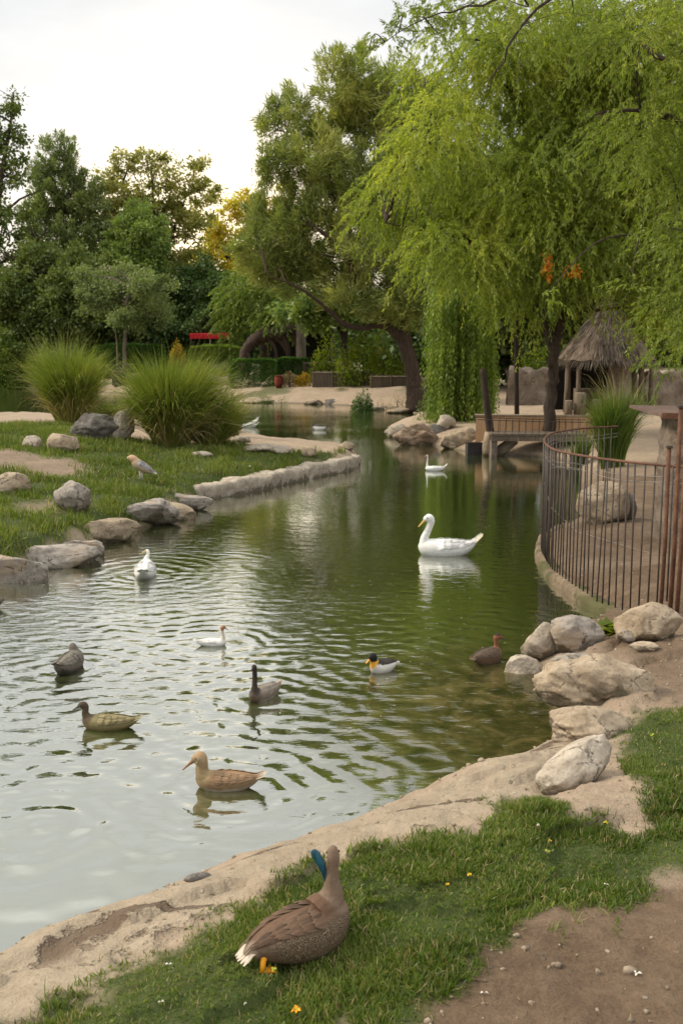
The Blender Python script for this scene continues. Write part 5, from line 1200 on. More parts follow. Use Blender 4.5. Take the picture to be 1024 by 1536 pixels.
# dark shelter behind
Ys = 69; xa, xb = X(400, Ys), X(500, Ys); zb = hz(xa, Ys); zt = atd(440, 494, Ys)[2]
root = thing("shelter", "dark open shelter with a pale green flat roof behind the driftwood", "shelter", ((xa + xb) / 2, Ys, zb))
mb = MB(); mb.box(((xa + xb) / 2, Ys + 2, (zb + zt) / 2), (xb - xa, .1, zt - zb)); mb.part("dark_backing", M['dark'], root)
mb = MB(); mb.box(((xa + xb) / 2, Ys + .9, zt + .08), (xb - xa + .4, 2.6, .12), 0, .04, 0, .01); mb.part("roof", surf_mat('mossy_board', [(.3, (.06, .07, .03)), (.7, (.16, .18, .07))], 2, 20), root)
for q in (xa + .1, (xa + xb) / 2, xb - .1):
    mb = MB(); mb.tube([(q, Ys, zb), (q, Ys, zt + .02)], .09, 7); mb.part("post", M['wood'], root)
# bin, pot
Yb2 = 70; c = atd(178, 577, Yb2); c[2] = hz(c[0], Yb2); zt = atd(178, 557, Yb2)[2]; s = F / (Yb2 * CT); mb = MB()
mb.box(c + [0, 0, (zt - c[2]) * .47], (17 / s, 16 / s, (zt - c[2]) * .94), .1, 0, 0, .01); o = mb.solo("bin", "dark square litter bin on the far bank between the tall grass clumps", "bin", M['bin'], c)
mb = MB(); mb.box([0, 0, (zt - c[2]) * .98], (19 / s, 18 / s, .08), .1); part("lid", np.concatenate(mb.v), mb.f, M['wood'], o, local=True)
Yp2 = 59.5; c = atd(418, 580, Yp2); c[2] = hz(c[0], Yp2); s = F / (Yp2 * CT); h_ = 17 / s; mb = MB()
mb.tube([c, c + [0, 0, h_ * .35], c + [0, 0, h_ * .8], c + [0, 0, h_]], [4 / s, 6 / s, 6.5 / s, 5.5 / s], 12); o = mb.solo("pot", "round red clay pot in front of the hedge pair", "pot", M['red_paint'], c, None, True)
mb = MB(); mb.tube([[0, 0, h_], [0, 0, h_ * 1.08]], 6.5 / s, 12); part("rim", np.concatenate(mb.v), mb.f, M['red_paint'], o, local=True)
# low pale path edge on the far left bank
a, b_ = atd(-80, 583, 71.5), atd(150, 583, 71.5)
root = thing("retaining_wall", "low pale earth retaining wall along the far left bank", "wall", (*((a + b_) / 2)[:2], 0)); slab_between(a, b_, -.2, hz((a[0] + b_[0]) / 2, 72.5) + .55, .35, 'rock_tan', "wall", root); slab_between(a + [0, -.02, 0], b_ + [0, -.02, 0], hz((a[0] + b_[0]) / 2, 72.5) + .553, hz((a[0] + b_[0]) / 2, 72.5) + .62, .42, 'rock_pale', "coping", root)

# ================================================================== small litter on the lawn
MP = {'yellow': surf_mat('petal_yellow', [(.3, (.55, .36, .02)), (.7, (.75, .55, .05))], 20, 60, bump=.1), 'white': surf_mat('petal_white', [(.3, (.6, .56, .48)), (.7, (.78, .75, .68))], 20, 60, bump=.1),
      'lime': surf_mat('petal_lime', [(.3, (.30, .36, .03)), (.7, (.5, .52, .07))], 20, 60, bump=.1), 'orange': surf_mat('petal_orange', [(.3, (.65, .26, .015)), (.7, (.8, .40, .03))], 20, 60, bump=.1), 'green': LM['lime']}
def flower(label, px, py, r, col, npet=6, lift=.045, cat="flower", name="fallen_flower", seed=1):
    rg = np.random.default_rng(seed + int(px)); c = g(px, py); c[2] += lift * .8; r = r * .68; mb = MB()
    for k in range(npet):
        a = 2 * math.pi * k / npet + rg.normal(0, .25); d = np.array([math.cos(a), math.sin(a), rg.uniform(-.1, .6)]); sd = np.array([-math.sin(a), math.cos(a), rg.normal(0, .25)]); l = r * rg.uniform(.7, 1.15)
        V = [c, c + d * l * .5 + sd * l * .34 + [0, 0, .004], c + d * l + [0, 0, -.004], c + d * l * .5 - sd * l * .34 + [0, 0, .004]]; mb.add(V, [(0, 1, 2, 3)])
    o = mb.solo(name, label, cat, MP[col], c, "fallen blossoms and petals on the near grass")
    if npet > 3:
        mb = MB(); mb.tube([[0, 0, -.002], [0, 0, .006]], r * .2, 7); part("centre", np.concatenate(mb.v), mb.f, MP['orange'] if col != 'orange' else MP['lime'], o, local=True)
    return o
flower("large orange-yellow blossom at the bottom edge below the brown goose", 444, 1526, .034, 'orange', 7)
flower("bright yellow blossom on the grass, right one of the pair mid-lawn", 703, 1322, .020, 'yellow')
flower("flatter yellow blossom on the grass, left one of the pair mid-lawn", 671, 1337, .020, 'yellow')
flower("lime-yellow leaf in the lawn below the whitish dot", 820, 1287, .03, 'lime', 3)
flower("yellow-white blossom highest in the lawn, left of the long leaning rock's earth patch", 806, 1247, .015, 'white')
flower("small yellow blossom beside the lime-yellow leaf", 824, 1271, .018, 'yellow')
flower("pair of lime-yellow leaflets at the lawn's right, under the bare earth", 908, 1243, .026, 'lime', 4)
flower("white petal near the sandy bank, left of the brown goose", 254, 1458, .022, 'white', 2)
flower("cream fallen petal near the bottom edge, lower left lawn", 242, 1515, .018, 'white', 2)
flower("cream dot-like petal between the goose's feet and the bottom edge", 368, 1517, .014, 'white', 3)
flower("pale green leaf beside the brown goose's orange foot", 410, 1466, .022, 'lime', 3)
flower("pale tan dry leaf at the lawn's edge above the brown earth", 908, 1337, .022, 'white', 2)
flower("dry cream leaf lying on the bare earth at lower right", 954, 1463, .035, 'white', 3, .012, "leaf", "dry_leaf")
flower("dry pale twiglet on the bare earth's left side", 725, 1492, .03, 'white', 2, .012, "leaf", "dry_leaf")
flower("round pale green leaf on the grass beside the right-hand earth patch", 976, 1113, .035, 'lime', 3, .06, "leaf", "green_leaf")
flower("white scrap on the spit grass in front of the kerb's pale stones", 374, 704, .10, 'white', 4, .06, "scrap", "white_scrap")
# ================================================================== birds
def plumage(name, scaly=False):
    m, nt, out = newmat(name); n = N(nt)
    pos = n.n("ShaderNodeTexCoord").outputs["Object"]
    a = n.n("ShaderNodeAttribute", attribute_name="col")
    v = n.mapping(pos, (1, 2.2, 2.2))
    f1 = n.noise(v, 26, 4, 0.6); f2 = n.noise(v, 90, 3, 0.6)
    k = n.math('ADD', n.math('MULTIPLY', f1, 0.7), n.math('MULTIPLY', f2, 0.5))
    col = n.mix(1.0, a.outputs["Color"], n.ramp(k, [(0.35, 0.72), (0.62, 1.02), (0.85, 1.22)]), 'MULTIPLY')
    h = k
    if scaly:
        wv = n.n("ShaderNodeTexNoise"); wv.inputs["Scale"].default_value = 14; n.l(pos, wv.inputs["Vector"])
        vm = n.n("ShaderNodeVectorMath", operation='MULTIPLY_ADD'); n.l(wv.outputs["Color"], vm.inputs[0]); vm.inputs[1].default_value = (.07, .07, .07); n.l(pos, vm.inputs[2])
        e = n.voro(n.mapping(vm.outputs[0], (1.0, 1.5, 1.5)), 84, 'DISTANCE_TO_EDGE')
        line = n.math('MULTIPLY', n.maprange(e, 0.03, 0.10, 1, 0), a.outputs["Alpha"])
        col = n.mix(n.math('MULTIPLY', line, 0.8), n.mix(n.math('MULTIPLY', a.outputs["Alpha"], .7), col, (0.035, 0.024, 0.016)), (0.30, 0.22, 0.14))
        h = n.math('ADD', k, n.math('MULTIPLY', line, .6))
    nt.links.new(n.bsdf(col, 0.72, n.bump(h, 0.45, 0.006), 0.25), out.inputs[0])
    return m
M['plume'] = plumage("plumage"); M['plume_scaly'] = plumage("plumage_scaly", True)
M['bill_orange'] = surf_mat('bill_orange', [(.3, (.50, .20, .02)), (.7, (.72, .36, .03))], 30, 90, rough=.45, bump=.1, spec=.4)
M['bill_yellow'] = surf_mat('bill_yellow', [(.3, (.55, .32, .06)), (.7, (.75, .52, .14))], 30, 90, rough=.45, bump=.1, spec=.4)
M['bill_grey'] = surf_mat('bill_grey', [(.3, (.10, .09, .075)), (.7, (.24, .21, .17))], 30, 90, rough=.45, bump=.1, spec=.4)
M['bill_dark'] = surf_mat('bill_dark', [(.3, (.02, .016, .013)), (.7, (.06, .048, .038))], 30, 90, rough=.4, bump=.1, spec=.45)
M['bill_brown'] = surf_mat('bill_brown', [(.3, (.20, .10, .06)), (.7, (.36, .20, .12))], 30, 90, rough=.45, bump=.1, spec=.4)
M['eye'] = surf_mat('eye', [(.3, (.004, .004, .004)), (.7, (.012, .01, .008))], 20, 60, rough=.12, bump=.0, spec=.6)
M['leg_orange'] = surf_mat('leg_orange', [(.3, (.55, .20, .01)), (.7, (.80, .36, .02))], 30, 90, rough=.5, bump=.3, bdist=.002)
M['leg_pale'] = surf_mat('leg_pale', [(.3, (.50, .48, .42)), (.7, (.72, .70, .64))], 30, 90, rough=.5, bump=.2, bdist=.002)
M['feather_blue'] = surf_mat('feather_blue', [(.3, (.002, .022, .045)), (.55, (.006, .07, .11)), (.8, (.02, .16, .22))], 30, 90, rough=.35, bump=.4, bdist=.002, stretch=(1, 1, .25), spec=.5)

BODY = [(-0.50, .130, .012, .008), (-0.45, .118, .040, .022), (-0.36, .10, .085, .060), (-0.22, .085, .130, .105), (-0.05, .075, .160, .130), (0.10, .072, .165, .135), (0.23, .08, .145, .128), (0.33, .095, .105, .10), (0.39, .105, .055, .06), (0.415, .108, .012, .014)]

def setcol(me, C):
    ca = me.color_attributes.new("col", 'FLOAT_COLOR', 'POINT')
    C = np.asarray(C, np.float32)
    if C.shape[1] == 3: C = np.column_stack([C, np.zeros(len(C), np.float32)])
    ca.data.foreach_set("color", C.ravel())

def remeshed(name, V, Fc, voxel, smooth_it=6):
    o = bpy.data.objects.new("tmp", mk("tmp", V, Fc)); COL.objects.link(o)
    r = o.modifiers.new("r", 'REMESH'); r.mode = 'VOXEL'; r.voxel_size = voxel
    s = o.modifiers.new("s", 'SMOOTH'); s.iterations = smooth_it; s.factor = 0.5
    dg = bpy.context.evaluated_depsgraph_get(); me = bpy.data.meshes.new_from_object(o.evaluated_get(dg)); me.name = name
    bpy.data.objects.remove(o); me.polygons.foreach_set("use_smooth", np.ones(len(me.polygons), bool)); return me

def bird(label, px, py, L, heading, neck, c, bill=None, cat="duck", name="duck", z=0.0, fat=1.0, tall=1.0, pitch=0.0, wing=None, tailz=None, quality=1.0, mat='plume', group=None, wrow=1.0, eye=True,
         world=None, tailcol=None, wing_lift=0.0, sink=0.0):
    """neck: (x, y, z, r) from breast to the back of the face, in body lengths, bird facing +X; bill: (length, width, droop, material, dir)"""
    loc = (at(px, py, z) if world is None else np.array(world)) + np.array([0, 0, -sink])
    root = thing(name, label, cat, loc, group); root.rotation_euler = (0, -pitch, math.radians(heading))
    B = np.array(BODY); B[:, 2] *= fat; B[:, 3] *= tall; B[:, 1] = B[:, 1] * (1 + (tall - 1) * .9)
    if tailz is not None: B[0, 1] = tailz; B[1, 1] = .12 * tall * .45 + tailz * .55; B[2, 1] += (tailz - .13) * .18
    Bc = catmull(B, 5); ns = 22; mb = MB(); V = []
    for (x, zc, ry, rz) in Bc:
        for k in range(ns):
            a = 2 * math.pi * k / ns; cz = math.cos(a)
            V.append((x, ry * math.sin(a), zc + rz * cz * (1.0 if cz > 0 else 1.12)))
    n_ = len(Bc); Fc = [(i * ns + k, i * ns + (k + 1) % ns, (i + 1) * ns + (k + 1) % ns, (i + 1) * ns + k) for i in range(n_ - 1) for k in range(ns)] + [tuple(range(ns))[::-1], tuple((n_ - 1) * ns + k for k in range(ns))]
    mb.add(np.array(V) * L, Fc)
    nk = np.array(neck, float); nc_ = catmull(nk, 6)
    # round off both ends
    mb.tube(np.vstack([nc_[:, :3]]) * L, nc_[:, 3] * L, 14)
    d_end = unit(nc_[-1, :3] - nc_[-3, :3]); e = nc_[-1, :3]; r_ = nc_[-1, 3]
    mb.tube(np.array([e - d_end * r_ * .3, e + d_end * r_ * .45, e + d_end * r_ * .8, e + d_end * r_ * .97]) * L, np.array([1, .86, .55, .15]) * r_ * L, 14)
    me = remeshed("body", np.concatenate(mb.v), mb.f, 0.0115 * L / quality, 5)
    P = np.empty(len(me.vertices) * 3); me.vertices.foreach_get("co", P); P = P.reshape(-1, 3) / L
    NV = np.empty(len(me.vertices) * 3); me.vertices.foreach_get("normal", NV); NV = NV.reshape(-1, 3)
    # region colours
    arc_ = np.concatenate([[0], np.cumsum(np.linalg.norm(np.diff(nc_[:, :3], axis=0), axis=1))]); arc_ /= arc_[-1]
    dist = np.linalg.norm(P[:, None] - nc_[None, :, :3], axis=2) / (nc_[None, :, 3] + .01); j = dist.argmin(1); sN = arc_[j]; onN = smooth(1.45, 1.05, dist.min(1)) * smooth(.06, .2, sN)
    jit = fbm(P[:, 0] * 14 + P[:, 2] * 9, P[:, 1] * 14 + P[:, 2] * 5, 3) * .05
    C = np.tile(np.array(c['flank'], float), (len(P), 1))
    zrel = (P[:, 2] - np.interp(P[:, 0], B[:, 0], B[:, 1])) / np.maximum(np.interp(P[:, 0], B[:, 0], B[:, 3]), .01)
    def lay(key, w):
        nonlocal C
        if key in c: C = C + (np.array(c[key]) - C) * w[:, None]
    lay('belly', smooth(-.2, -.55, zrel + jit * 4)); lay('back', smooth(.45, .75, zrel + jit * 4)); lay('breast', smooth(.22, .32, P[:, 0] + jit) * (1 - onN))
    lay('tail', smooth(-.36, -.42, P[:, 0] + jit)); lay('neck', onN); lay('head', onN * smooth(c.get('hs', .62), c.get('hs', .62) + .06, sN + jit))
    if 'crown' in c: lay('crown', onN * smooth(.8, .84, sN) * smooth(.3, .6, NV[:, 2]))
    A = np.zeros(len(P))
    if 'scaly' in c: A = smooth(.8, .45, zrel) * smooth(-.42, -.2, P[:, 0]) * (1 - onN)
    setcol(me, np.column_stack([C, A])); me.materials.append(M[mat]); link("body", me, root)
    # folded wings: overlapping feather rows
    if wing:
        rg = np.random.default_rng(int(px * 7 + py)); p_lo, p_hi = wing.get('phi', (.12, 1.5))
        for sg in (1, -1):
            VV = []; FF = []; CC = []; nv = 0
            rows = [(.16, .13, 5, .30, 1.0), (.08, .15, 6, .28, .95), (.00, .17, 6, .27, .9), (-.08, .20, 6, .26, .88), (-.16, .24, 5, .24, .8), (-.24, .26, 4, .2, .62)]
            for (x0, ln, nf, wd, nar) in rows:
                for q in range(nf):
                    u = (q + .5) / nf; ph0 = (p_lo + (p_hi - p_lo) * u); ph0 = .75 + (ph0 - .75) * nar
                    ln2 = ln * rg.uniform(.88, 1.12); pts = []
                    tone = rg.uniform(.55, 1.35); gw, gl_ = 3, 5
                    for a_ in range(gl_):
                        t = a_ / (gl_ - 1); x = x0 - ln2 * t; w = wd * nar * (1 - .08 * t) * math.sqrt(max(0, 1 - (max(0, t - .45) / .56) ** 2))
                        for b_ in range(gw):
                            ph = ph0 + (b_ - 1) * w * .5 + t * (.75 - ph0) * .25
                            xi = max(x, -.5); ry = np.interp(xi, B[:, 0], B[:, 2]); rz = np.interp(xi, B[:, 0], B[:, 3]); zc = np.interp(xi, B[:, 0], B[:, 1])
                            ry = max(ry, .055 * fat); rz = max(rz, .045 * tall)
                            of = -.006 + .020 * min(1, t * 1.4) + (.004 if b_ == 1 else 0) + wing_lift * max(0, -x + .1)
                            VV.append((x, sg * (ry + of) * math.sin(ph), zc + (rz + of) * math.cos(ph) + wing_lift * .8 * max(0, .1 - x)))
                            edge = (b_ != 1) * .5 + (t > .9) * .6
                            base = np.array(wing['c']) * tone; ed = np.array(wing.get('e', wing['c'])); CC.append(base + (ed - base) * min(1, edge) * wing.get('ew', .5))
                    for a_ in range(gl_ - 1):
                        for b_ in range(gw - 1): FF.append((nv + a_ * gw + b_, nv + a_ * gw + b_ + 1, nv + (a_ + 1) * gw + b_ + 1, nv + (a_ + 1) * gw + b_))
                    nv += gl_ * gw
            if wing.get('tip') is not None:
                pass
            w = mk("wing", np.array(VV) * L, FF, M['plume'], True); setcol(w, np.array(CC)); link("wing", w, root)
    # tail fan
    tc_ = c.get('tail', c['flank']); VV = []; FF = []; CC = []; nv = 0
    for q in (-2, -1, 0, 1, 2):
        for t in range(4):
            for b_ in (-1, 0, 1):
                x = -.40 - .135 * t / 3 * (1 - .05 * abs(q)); y = q * .026 * (1 + .4 * t / 3) + b_ * .026 * (1 - .75 * (t / 3) ** 4)
                VV.append((x, y, np.interp(max(x, -.5), B[:, 0], B[:, 1]) + .02 + (.004 if b_ == 0 else 0) - .004 * abs(q) + (0 if x > -.5 else ((tailz or .13) - .118) * (-x - .5) * 4)))
                CC.append(np.array(tailcol or tc_) * (1 - .06 * abs(b_)))
        for t in range(3):
            for b_ in range(2): FF.append((nv + t * 3 + b_, nv + t * 3 + b_ + 1, nv + (t + 1) * 3 + b_ + 1, nv + (t + 1) * 3 + b_))
        nv += 12
    w = mk("tail", np.array(VV) * L, FF, M['plume'], True); setcol(w, np.array(CC)); link("tail", w, root)
    if bill:
        ln, wd, droop, bm, dr = bill; dr = unit(np.array(dr, float)); sd = unit(np.cross(dr, [0, 0, 1.0])); up = np.cross(sd, dr)
        V = []; st = [(-.15, 1.05, 1.25), (.05, 1.0, 1.05), (.3, .85, .72), (.6, .78, .50), (.85, .80, .40), (.97, .62, .32), (1.0, .2, .12)]; k_ = 10
        b0 = e + d_end * r_ * .35 - up * r_ * .12
        for (t, a_, h_) in st:
            cpt = b0 + dr * ln * t + up * (-droop * t * ln)
            for k in range(k_):
                an = 2 * math.pi * k / k_; V.append(cpt + sd * math.cos(an) * wd * a_ + up * math.sin(an) * wd * h_)
        Fc = [(i * k_ + k, i * k_ + (k + 1) % k_, (i + 1) * k_ + (k + 1) % k_, (i + 1) * k_ + k) for i in range(len(st) - 1) for k in range(k_)] + [tuple(range(k_)), tuple((len(st) - 1) * k_ + k for k in range(k_))[::-1]]
        bl = link("bill", mk("bill", np.array(V) * L, Fc, M[bm], True), root)
        if eye:
            for sg in (1, -1):
                ec = nc_[-4, :3] + d_end * 0 + sd * sg * nc_[-4, 3] * .93 + up * nc_[-4, 3] * .25
                bm_ = bmesh.new(); bmesh.ops.create_icosphere(bm_, subdivisions=2, radius=max(.011, .16 * nc_[-4, 3]) * L)
                ev = np.array([v.co[:] for v in bm_.verts]); ef = [[v.index for v in f.verts] for f in bm_.faces]; bm_.free()
                link("eye", mk("eye", ev + ec * L, ef, M['eye'], True), root)
    root['_L'] = L
    del root['_L']
    return root

WHT = (.78, .77, .73); OFF = (.66, .64, .58)
# white swan
bird("large white swan with a yellow bill, mid-pond near the pen", 669, 832, 1.0, 180,
     [(.20, 0, .09, .10), (.305, 0, .15, .088), (.325, 0, .235, .064), (.29, 0, .33, .053), (.250, 0, .43, .050), (.235, 0, .50, .060), (.262, 0, .545, .066), (.305, 0, .535, .046)],
     dict(flank=WHT, tail=(.7, .68, .6)), (.13, .024, .55, 'bill_yellow', (1, 0, -.35)), "swan", "swan", tall=1.15, wing=dict(c=(.74, .73, .70), e=(.80, .79, .76)), tailz=.27, tailcol=(.66, .60, .40), quality=1.1)
# far white bird
bird("white goose with upright neck and raised tail, far down the channel by the right bank", 652, 706, .58, 180, [(.2, 0, .09, .09), (.32, 0, .17, .06), (.335, 0, .32, .034), (.325, 0, .48, .028), (.325, 0, .62, .026), (.345, 0, .655, .032), (.385, 0, .645, .02)],
     dict(flank=WHT), (.09, .018, .3, 'bill_yellow', (1, 0, -.2)), "goose", "goose", wing=dict(c=WHT, e=WHT), tailz=.26)
bird("white bird with wings half lifted, behind the tall grass at the far bend", 374, 641, .72, 200, [(.2, 0, .09, .09), (.32, 0, .16, .06), (.36, 0, .24, .04), (.36, 0, .31, .036), (.39, 0, .345, .04), (.43, 0, .335, .025)],
     dict(flank=WHT), (.09, .02, .3, 'bill_yellow', (1, 0, -.2)), "goose", "goose", wing=dict(c=OFF, e=WHT), tailz=.24, wing_lift=.30)
bird("dark-backed duck with white flanks, farthest up the channel", 479, 645, .66, 170, [(.2, 0, .09, .10), (.31, 0, .17, .075), (.345, 0, .24, .055), (.35, 0, .29, .06), (.39, 0, .29, .045)],
     dict(flank=WHT, back=(.05, .045, .04), head=(.05, .045, .04), breast=(.10, .08, .06), tail=(.08, .07, .06), hs=.4), (.09, .022, .3, 'bill_dark', (1, 0, -.1)), "duck", "duck", wing=dict(c=(.06, .05, .04), e=(.14, .12, .10), phi=(.05, 1.0)), tailz=.2, tall=1.4)
bird("small round white bird seen from behind, head up, near the spit's edging stones", 218, 864, .80, 97, [(.2, 0, .10, .10), (.30, 0, .17, .070), (.30, -.02, .26, .042), (.28, -.04, .29, .030), (.27, -.045, .335, .028), (.28, -.03, .365, .032), (.30, .0, .365, .022)],
     dict(flank=WHT), (.08, .016, .3, 'bill_yellow', (.5, .9, -.2)), "goose", "goose", fat=1.1, tall=1.12, wing=dict(c=WHT, e=WHT), tailz=.2)
bird("small white duck with a rusty brown head, facing right in the bright ripples", 318, 968, .36, 2, [(.2, 0, .09, .10), (.30, 0, .16, .075), (.325, 0, .27, .050), (.30, 0, .40, .046), (.30, 0, .50, .055), (.335, 0, .535, .058), (.375, 0, .52, .036)],
     dict(flank=WHT, head=(.36, .19, .11), neck=(.62, .55, .46), hs=.72), (.10, .024, .4, 'bill_brown', (1, 0, -.3)), "duck", "duck", wing=dict(c=(.72, .70, .66), e=WHT), tailz=.16)
bird("dumpy grey-brown duck seen from behind with its head tucked down", 104, 1004, .56, 80, [(.15, 0, .12, .11), (.24, .0, .22, .085), (.25, .03, .29, .07), (.28, .05, .32, .062), (.33, .06, .31, .04)],
     dict(flank=(.15, .125, .10), back=(.17, .15, .12), belly=(.07, .06, .05), head=(.12, .10, .085), tail=(.20, .17, .14), hs=.5), (.1, .024, .3, 'bill_dark', (1, .2, -.2)), "duck", "duck", fat=1.15, tall=1.35, wing=dict(c=(.16, .14, .115), e=(.30, .27, .22)), tailz=.24)
bird("brown goose with a slim dark upright neck and pale rear, amid the ripples", 397, 1046, .44, 232, [(.18, 0, .10, .11), (.28, 0, .20, .088), (.285, 0, .32, .056), (.275, 0, .48, .050), (.28, 0, .63, .050), (.29, .0, .70, .052), (.325, .02, .705, .040)],
     dict(flank=(.19, .155, .12), breast=(.13, .095, .065), belly=(.42, .37, .30), neck=(.045, .034, .026), head=(.035, .027, .022), back=(.24, .205, .165), tail=(.42, .38, .32), hs=.6), (.09, .022, .4, 'bill_dark', (.7, -.7, -.3)), "goose", "goose", fat=1.08, tall=1.25, wing=dict(c=(.20, .165, .13), e=(.36, .31, .25)), tailz=.2)
bird("olive-brown goose with a dark bent neck, facing left, at the left of the pond", 164, 1092, .515, 178, [(.2, 0, .09, .10), (.32, 0, .155, .080), (.365, 0, .235, .056), (.355, 0, .305, .050), (.365, 0, .355, .054), (.405, 0, .372, .056), (.45, 0, .355, .036)],
     dict(flank=(.20, .165, .075), back=(.22, .185, .09), breast=(.17, .135, .07), neck=(.085, .062, .036), head=(.07, .05, .032), tail=(.30, .265, .15), belly=(.16, .135, .05), hs=.7), (.11, .022, .35, 'bill_dark', (1, 0, -.2)), "goose", "goose", wing=dict(c=(.21, .175, .085), e=(.28, .24, .13)), tailz=.17, tall=1.05)
bird("tan goose with a plump fawn head and dark-tipped bill, nearest on the water", 340, 1181, .515, 178, [(.2, 0, .09, .115), (.295, 0, .16, .112), (.325, 0, .245, .088), (.325, 0, .32, .082), (.338, 0, .385, .092), (.365, 0, .415, .092), (.415, 0, .40, .058)],
     dict(flank=(.25, .165, .09), back=(.25, .15, .08), breast=(.28, .20, .105), neck=(.31, .225, .12), head=(.34, .25, .145), crown=(.34, .23, .125), belly=(.50, .42, .32), tail=(.40, .29, .19), hs=.68), (.20, .034, .42, 'bill_brown', (1, 0, -.36)), "goose", "goose",
     wing=dict(c=(.21, .125, .068), e=(.44, .31, .19), ew=.8), tailz=.18, tall=1.12, quality=1.25, tailcol=(.5, .4, .3))
bird("black and white duck with an orange face, mid-pond", 574, 1006, .33, 208, [(.2, 0, .12, .12), (.29, 0, .23, .11), (.305, 0, .34, .098), (.315, 0, .43, .115), (.35, 0, .465, .115), (.395, 0, .44, .080)],
     dict(flank=(.66, .64, .59), belly=(.62, .6, .55), back=(.03, .025, .022), breast=(.62, .60, .55), neck=(.60, .30, .03), head=(.012, .012, .012), tail=(.55, .53, .48), hs=.56), (.17, .046, .4, 'bill_orange', (1, 0, -.3)), "duck", "duck", fat=1.4, tall=1.7, wing=dict(phi=(.1, 1.0), c=(.035, .028, .024), e=(.12, .10, .085)), tailz=.18)
bird("brown duck with a rusty head turned aside, by the small blunt boulder", 730, 993, .42, 38, [(.2, 0, .12, .11), (.29, 0, .23, .080), (.295, 0, .34, .056), (.285, 0, .44, .052), (.295, .0, .53, .078), (.335, -.02, .56, .076), (.375, -.05, .54, .048)],
     dict(flank=(.12, .075, .045), back=(.085, .06, .042), breast=(.17, .10, .06), belly=(.16, .11, .075), neck=(.20, .085, .045), head=(.22, .09, .048), crown=(.03, .018, .012), tail=(.12, .08, .05), hs=.6), (.11, .028, .3, 'bill_dark', (.8, -.6, -.2)), "duck", "duck", fat=1.35, tall=1.6, wing=dict(c=(.085, .058, .04), e=(.20, .14, .095), ew=.8), tailz=.14)
bird("dark bird mostly cut off by the photo's left edge", -24, 912, .50, 180, [(.2, 0, .09, .10), (.31, 0, .17, .08), (.34, 0, .27, .055), (.34, 0, .36, .055), (.38, 0, .40, .06), (.42, 0, .39, .04)],
     dict(flank=(.06, .05, .04), back=(.07, .06, .05), tail=(.14, .12, .1)), (.1, .022, .3, 'bill_dark', (1, 0, -.2)), "duck", "duck", wing=dict(c=(.06, .05, .04), e=(.16, .14, .12)), tailz=.22)

# ---- standing bird on the spit
gw = g(212, 720)
Lw = 47 / pxm(gw)
w_ = bird("buff bird with a blue-grey wing standing hunched in the spit grass", 0, 0, Lw, 172, [(.2, 0, .10, .12), (.33, 0, .13, .125), (.43, 0, .12, .11), (.49, 0, .08, .075)],
     dict(flank=(.40, .31, .22), back=(.38, .27, .17), breast=(.42, .30, .19), head=(.46, .31, .18), neck=(.44, .30, .18), tail=(.55, .54, .52), hs=.5), (.12, .02, .6, 'bill_brown', (.5, .0, -.9)), "bird", "wading_bird", fat=1.0, tall=1.15, pitch=math.radians(32), wing=dict(c=(.25, .25, .25), e=(.38, .37, .35)), tailz=.12, world=gw + np.array([0, 0, .22]), wrow=1)
for sg, mt in ((1, 'leg_pale'), (-1, 'leg_pale')):
    b = gw + np.array([sg * .018, sg * .02, 0]); mb = MB(); mb.tube([b + [0, 0, -.01], b + [.005, 0, .12], b + [-.01, 0, .31]], [.017, .016, .03], 7)
    inv = np.array((Matrix.Translation(w_.location) @ w_.rotation_euler.to_matrix().to_4x4()).inverted()); V = np.concatenate(mb.v); V = np.column_stack([V, np.ones(len(V))]) @ inv.T
    part("leg", V[:, :3], mb.f, M[mt], w_, True, local=True)

# ---- the goose on the near lawn
gg = g(453, 1430); Lg = .58; hd = 30
gz = bird("big brown scaly-feathered goose on the near grass, back turned", 0, 0, Lg, hd, [(.16, 0, .20, .15), (.265, .01, .26, .12), (.30, .012, .345, .082), (.305, .015, .44, .058), (.32, .02, .54, .050), (.33, .02, .61, .051), (.335, .03, .655, .045)],
     dict(flank=(.12, .08, .05), back=(.12, .068, .04), breast=(.105, .073, .054), belly=(.16, .115, .08), neck=(.165, .115, .08), head=(.175, .118, .082), tail=(.22, .17, .125), hs=.75, scaly=1), (.08, .02, .25, 'bill_dark', (.4, .9, -.3)), "goose", "goose", fat=1.42, tall=1.42, pitch=math.radians(4),
     wing=dict(c=(.088, .052, .032), e=(.21, .135, .085), ew=.65, phi=(.05, .95)), tailz=.06, quality=1.5, mat='plume_scaly', world=gg + np.array([0, 0, .045]), tailcol=(.55, .47, .38))
inv = np.array((Matrix.Translation(gz.location) @ gz.rotation_euler.to_matrix().to_4x4()).inverted())
def to_local(V): V = np.asarray(V, float); return (np.column_stack([V, np.ones(len(V))]) @ inv.T)[:, :3]
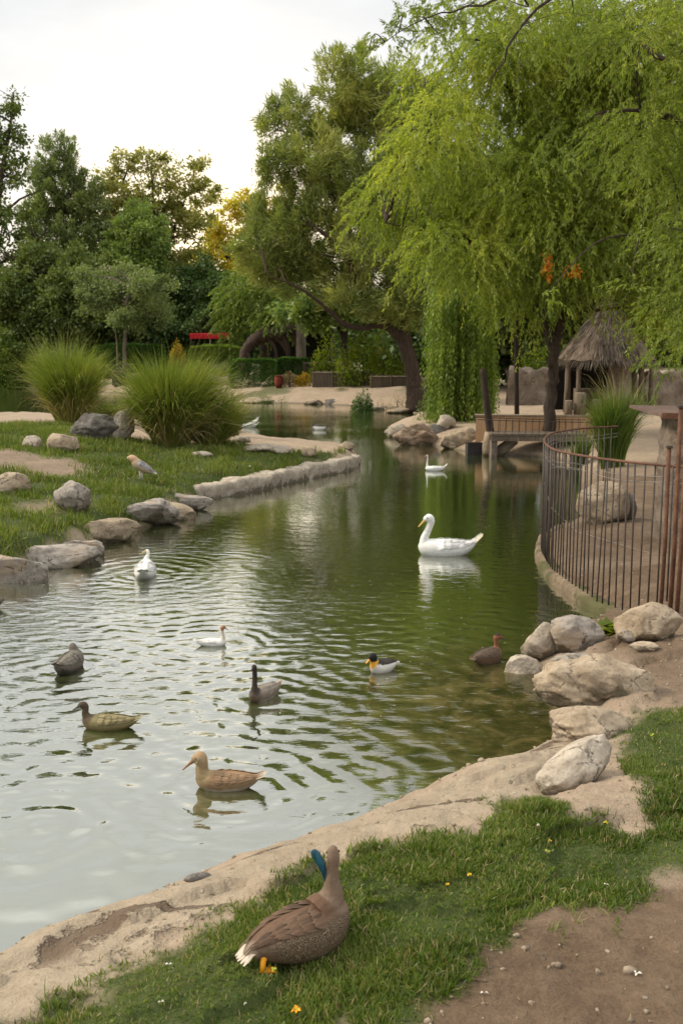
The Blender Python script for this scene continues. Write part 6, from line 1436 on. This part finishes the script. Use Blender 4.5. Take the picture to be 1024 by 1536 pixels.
for k, (px, py) in enumerate(((393, 1460), (446, 1440))):
    f = g(px, py); top = f + np.array([.012, .045, .075])
    mb = MB(); mb.tube([f + [0, 0, .004], f + [.003, .014, .035], top], [.011, .0125, .017], 9)
    lg = part("leg", to_local(np.concatenate(mb.v)), mb.f, M['leg_orange'], gz, True, local=True)
    h = math.radians(hd); fx = np.array([math.cos(h), math.sin(h), 0]); fy = np.array([-math.sin(h), math.cos(h), 0])
    V = []; 
    for zz in (.012, .003):
        V += [f + np.array([0, 0, zz]) - fx * .012, f + fx * .055 + fy * .032 + [0, 0, zz * .6], f + fx * .05 + fy * .014 + [0, 0, zz * .6], f + fx * .066 + [0, 0, zz * .6], f + fx * .05 - fy * .014 + [0, 0, zz * .6], f + fx * .055 - fy * .032 + [0, 0, zz * .6]]
    Fc = [(0, 5, 4, 3, 2, 1), (6, 7, 8, 9, 10, 11)] + [(i, (i + 1) % 6, 6 + (i + 1) % 6, 6 + i) for i in range(6)]
    part("foot", to_local(V), Fc, M['leg_orange'], lg, False, local=True)
# raised blue feather beside the neck
nb = np.array((Matrix.Translation(gz.location) @ gz.rotation_euler.to_matrix().to_4x4()) @ Vector((.29 * Lg, .06 * Lg, .36 * Lg)))
Yf = nb[1] - .03
pl = [atd(492, 1338, Yf), atd(489, 1320, Yf), atd(484, 1302, Yf), atd(476, 1286, Yf), atd(469, 1274, Yf)]; pc = catmull(pl, 6); V = []; nn = len(pc)
for i, p in enumerate(pc):
    t = i / (nn - 1); w = (.006 + .013 * smooth(0, .75, t)) * math.sqrt(max(.02, 1 - max(0, (t - .8) / .2) ** 2)); s_ = np.array([.93, .25, .28]); u_ = np.array([-.2, .95, -.1])
    for a in range(8): V.append(p + s_ * w * math.cos(2 * math.pi * a / 8) + u_ * w * .35 * math.sin(2 * math.pi * a / 8))
Fc = [(i * 8 + k, i * 8 + (k + 1) % 8, (i + 1) * 8 + (k + 1) % 8, (i + 1) * 8 + k) for i in range(nn - 1) for k in range(8)] + [tuple(range(8))[::-1], tuple((nn - 1) * 8 + k for k in range(8))]
fe = part("feather", to_local(V), Fc, M['feather_blue'], gz, True, local=True); fe["label"] = "raised teal-blue feather"
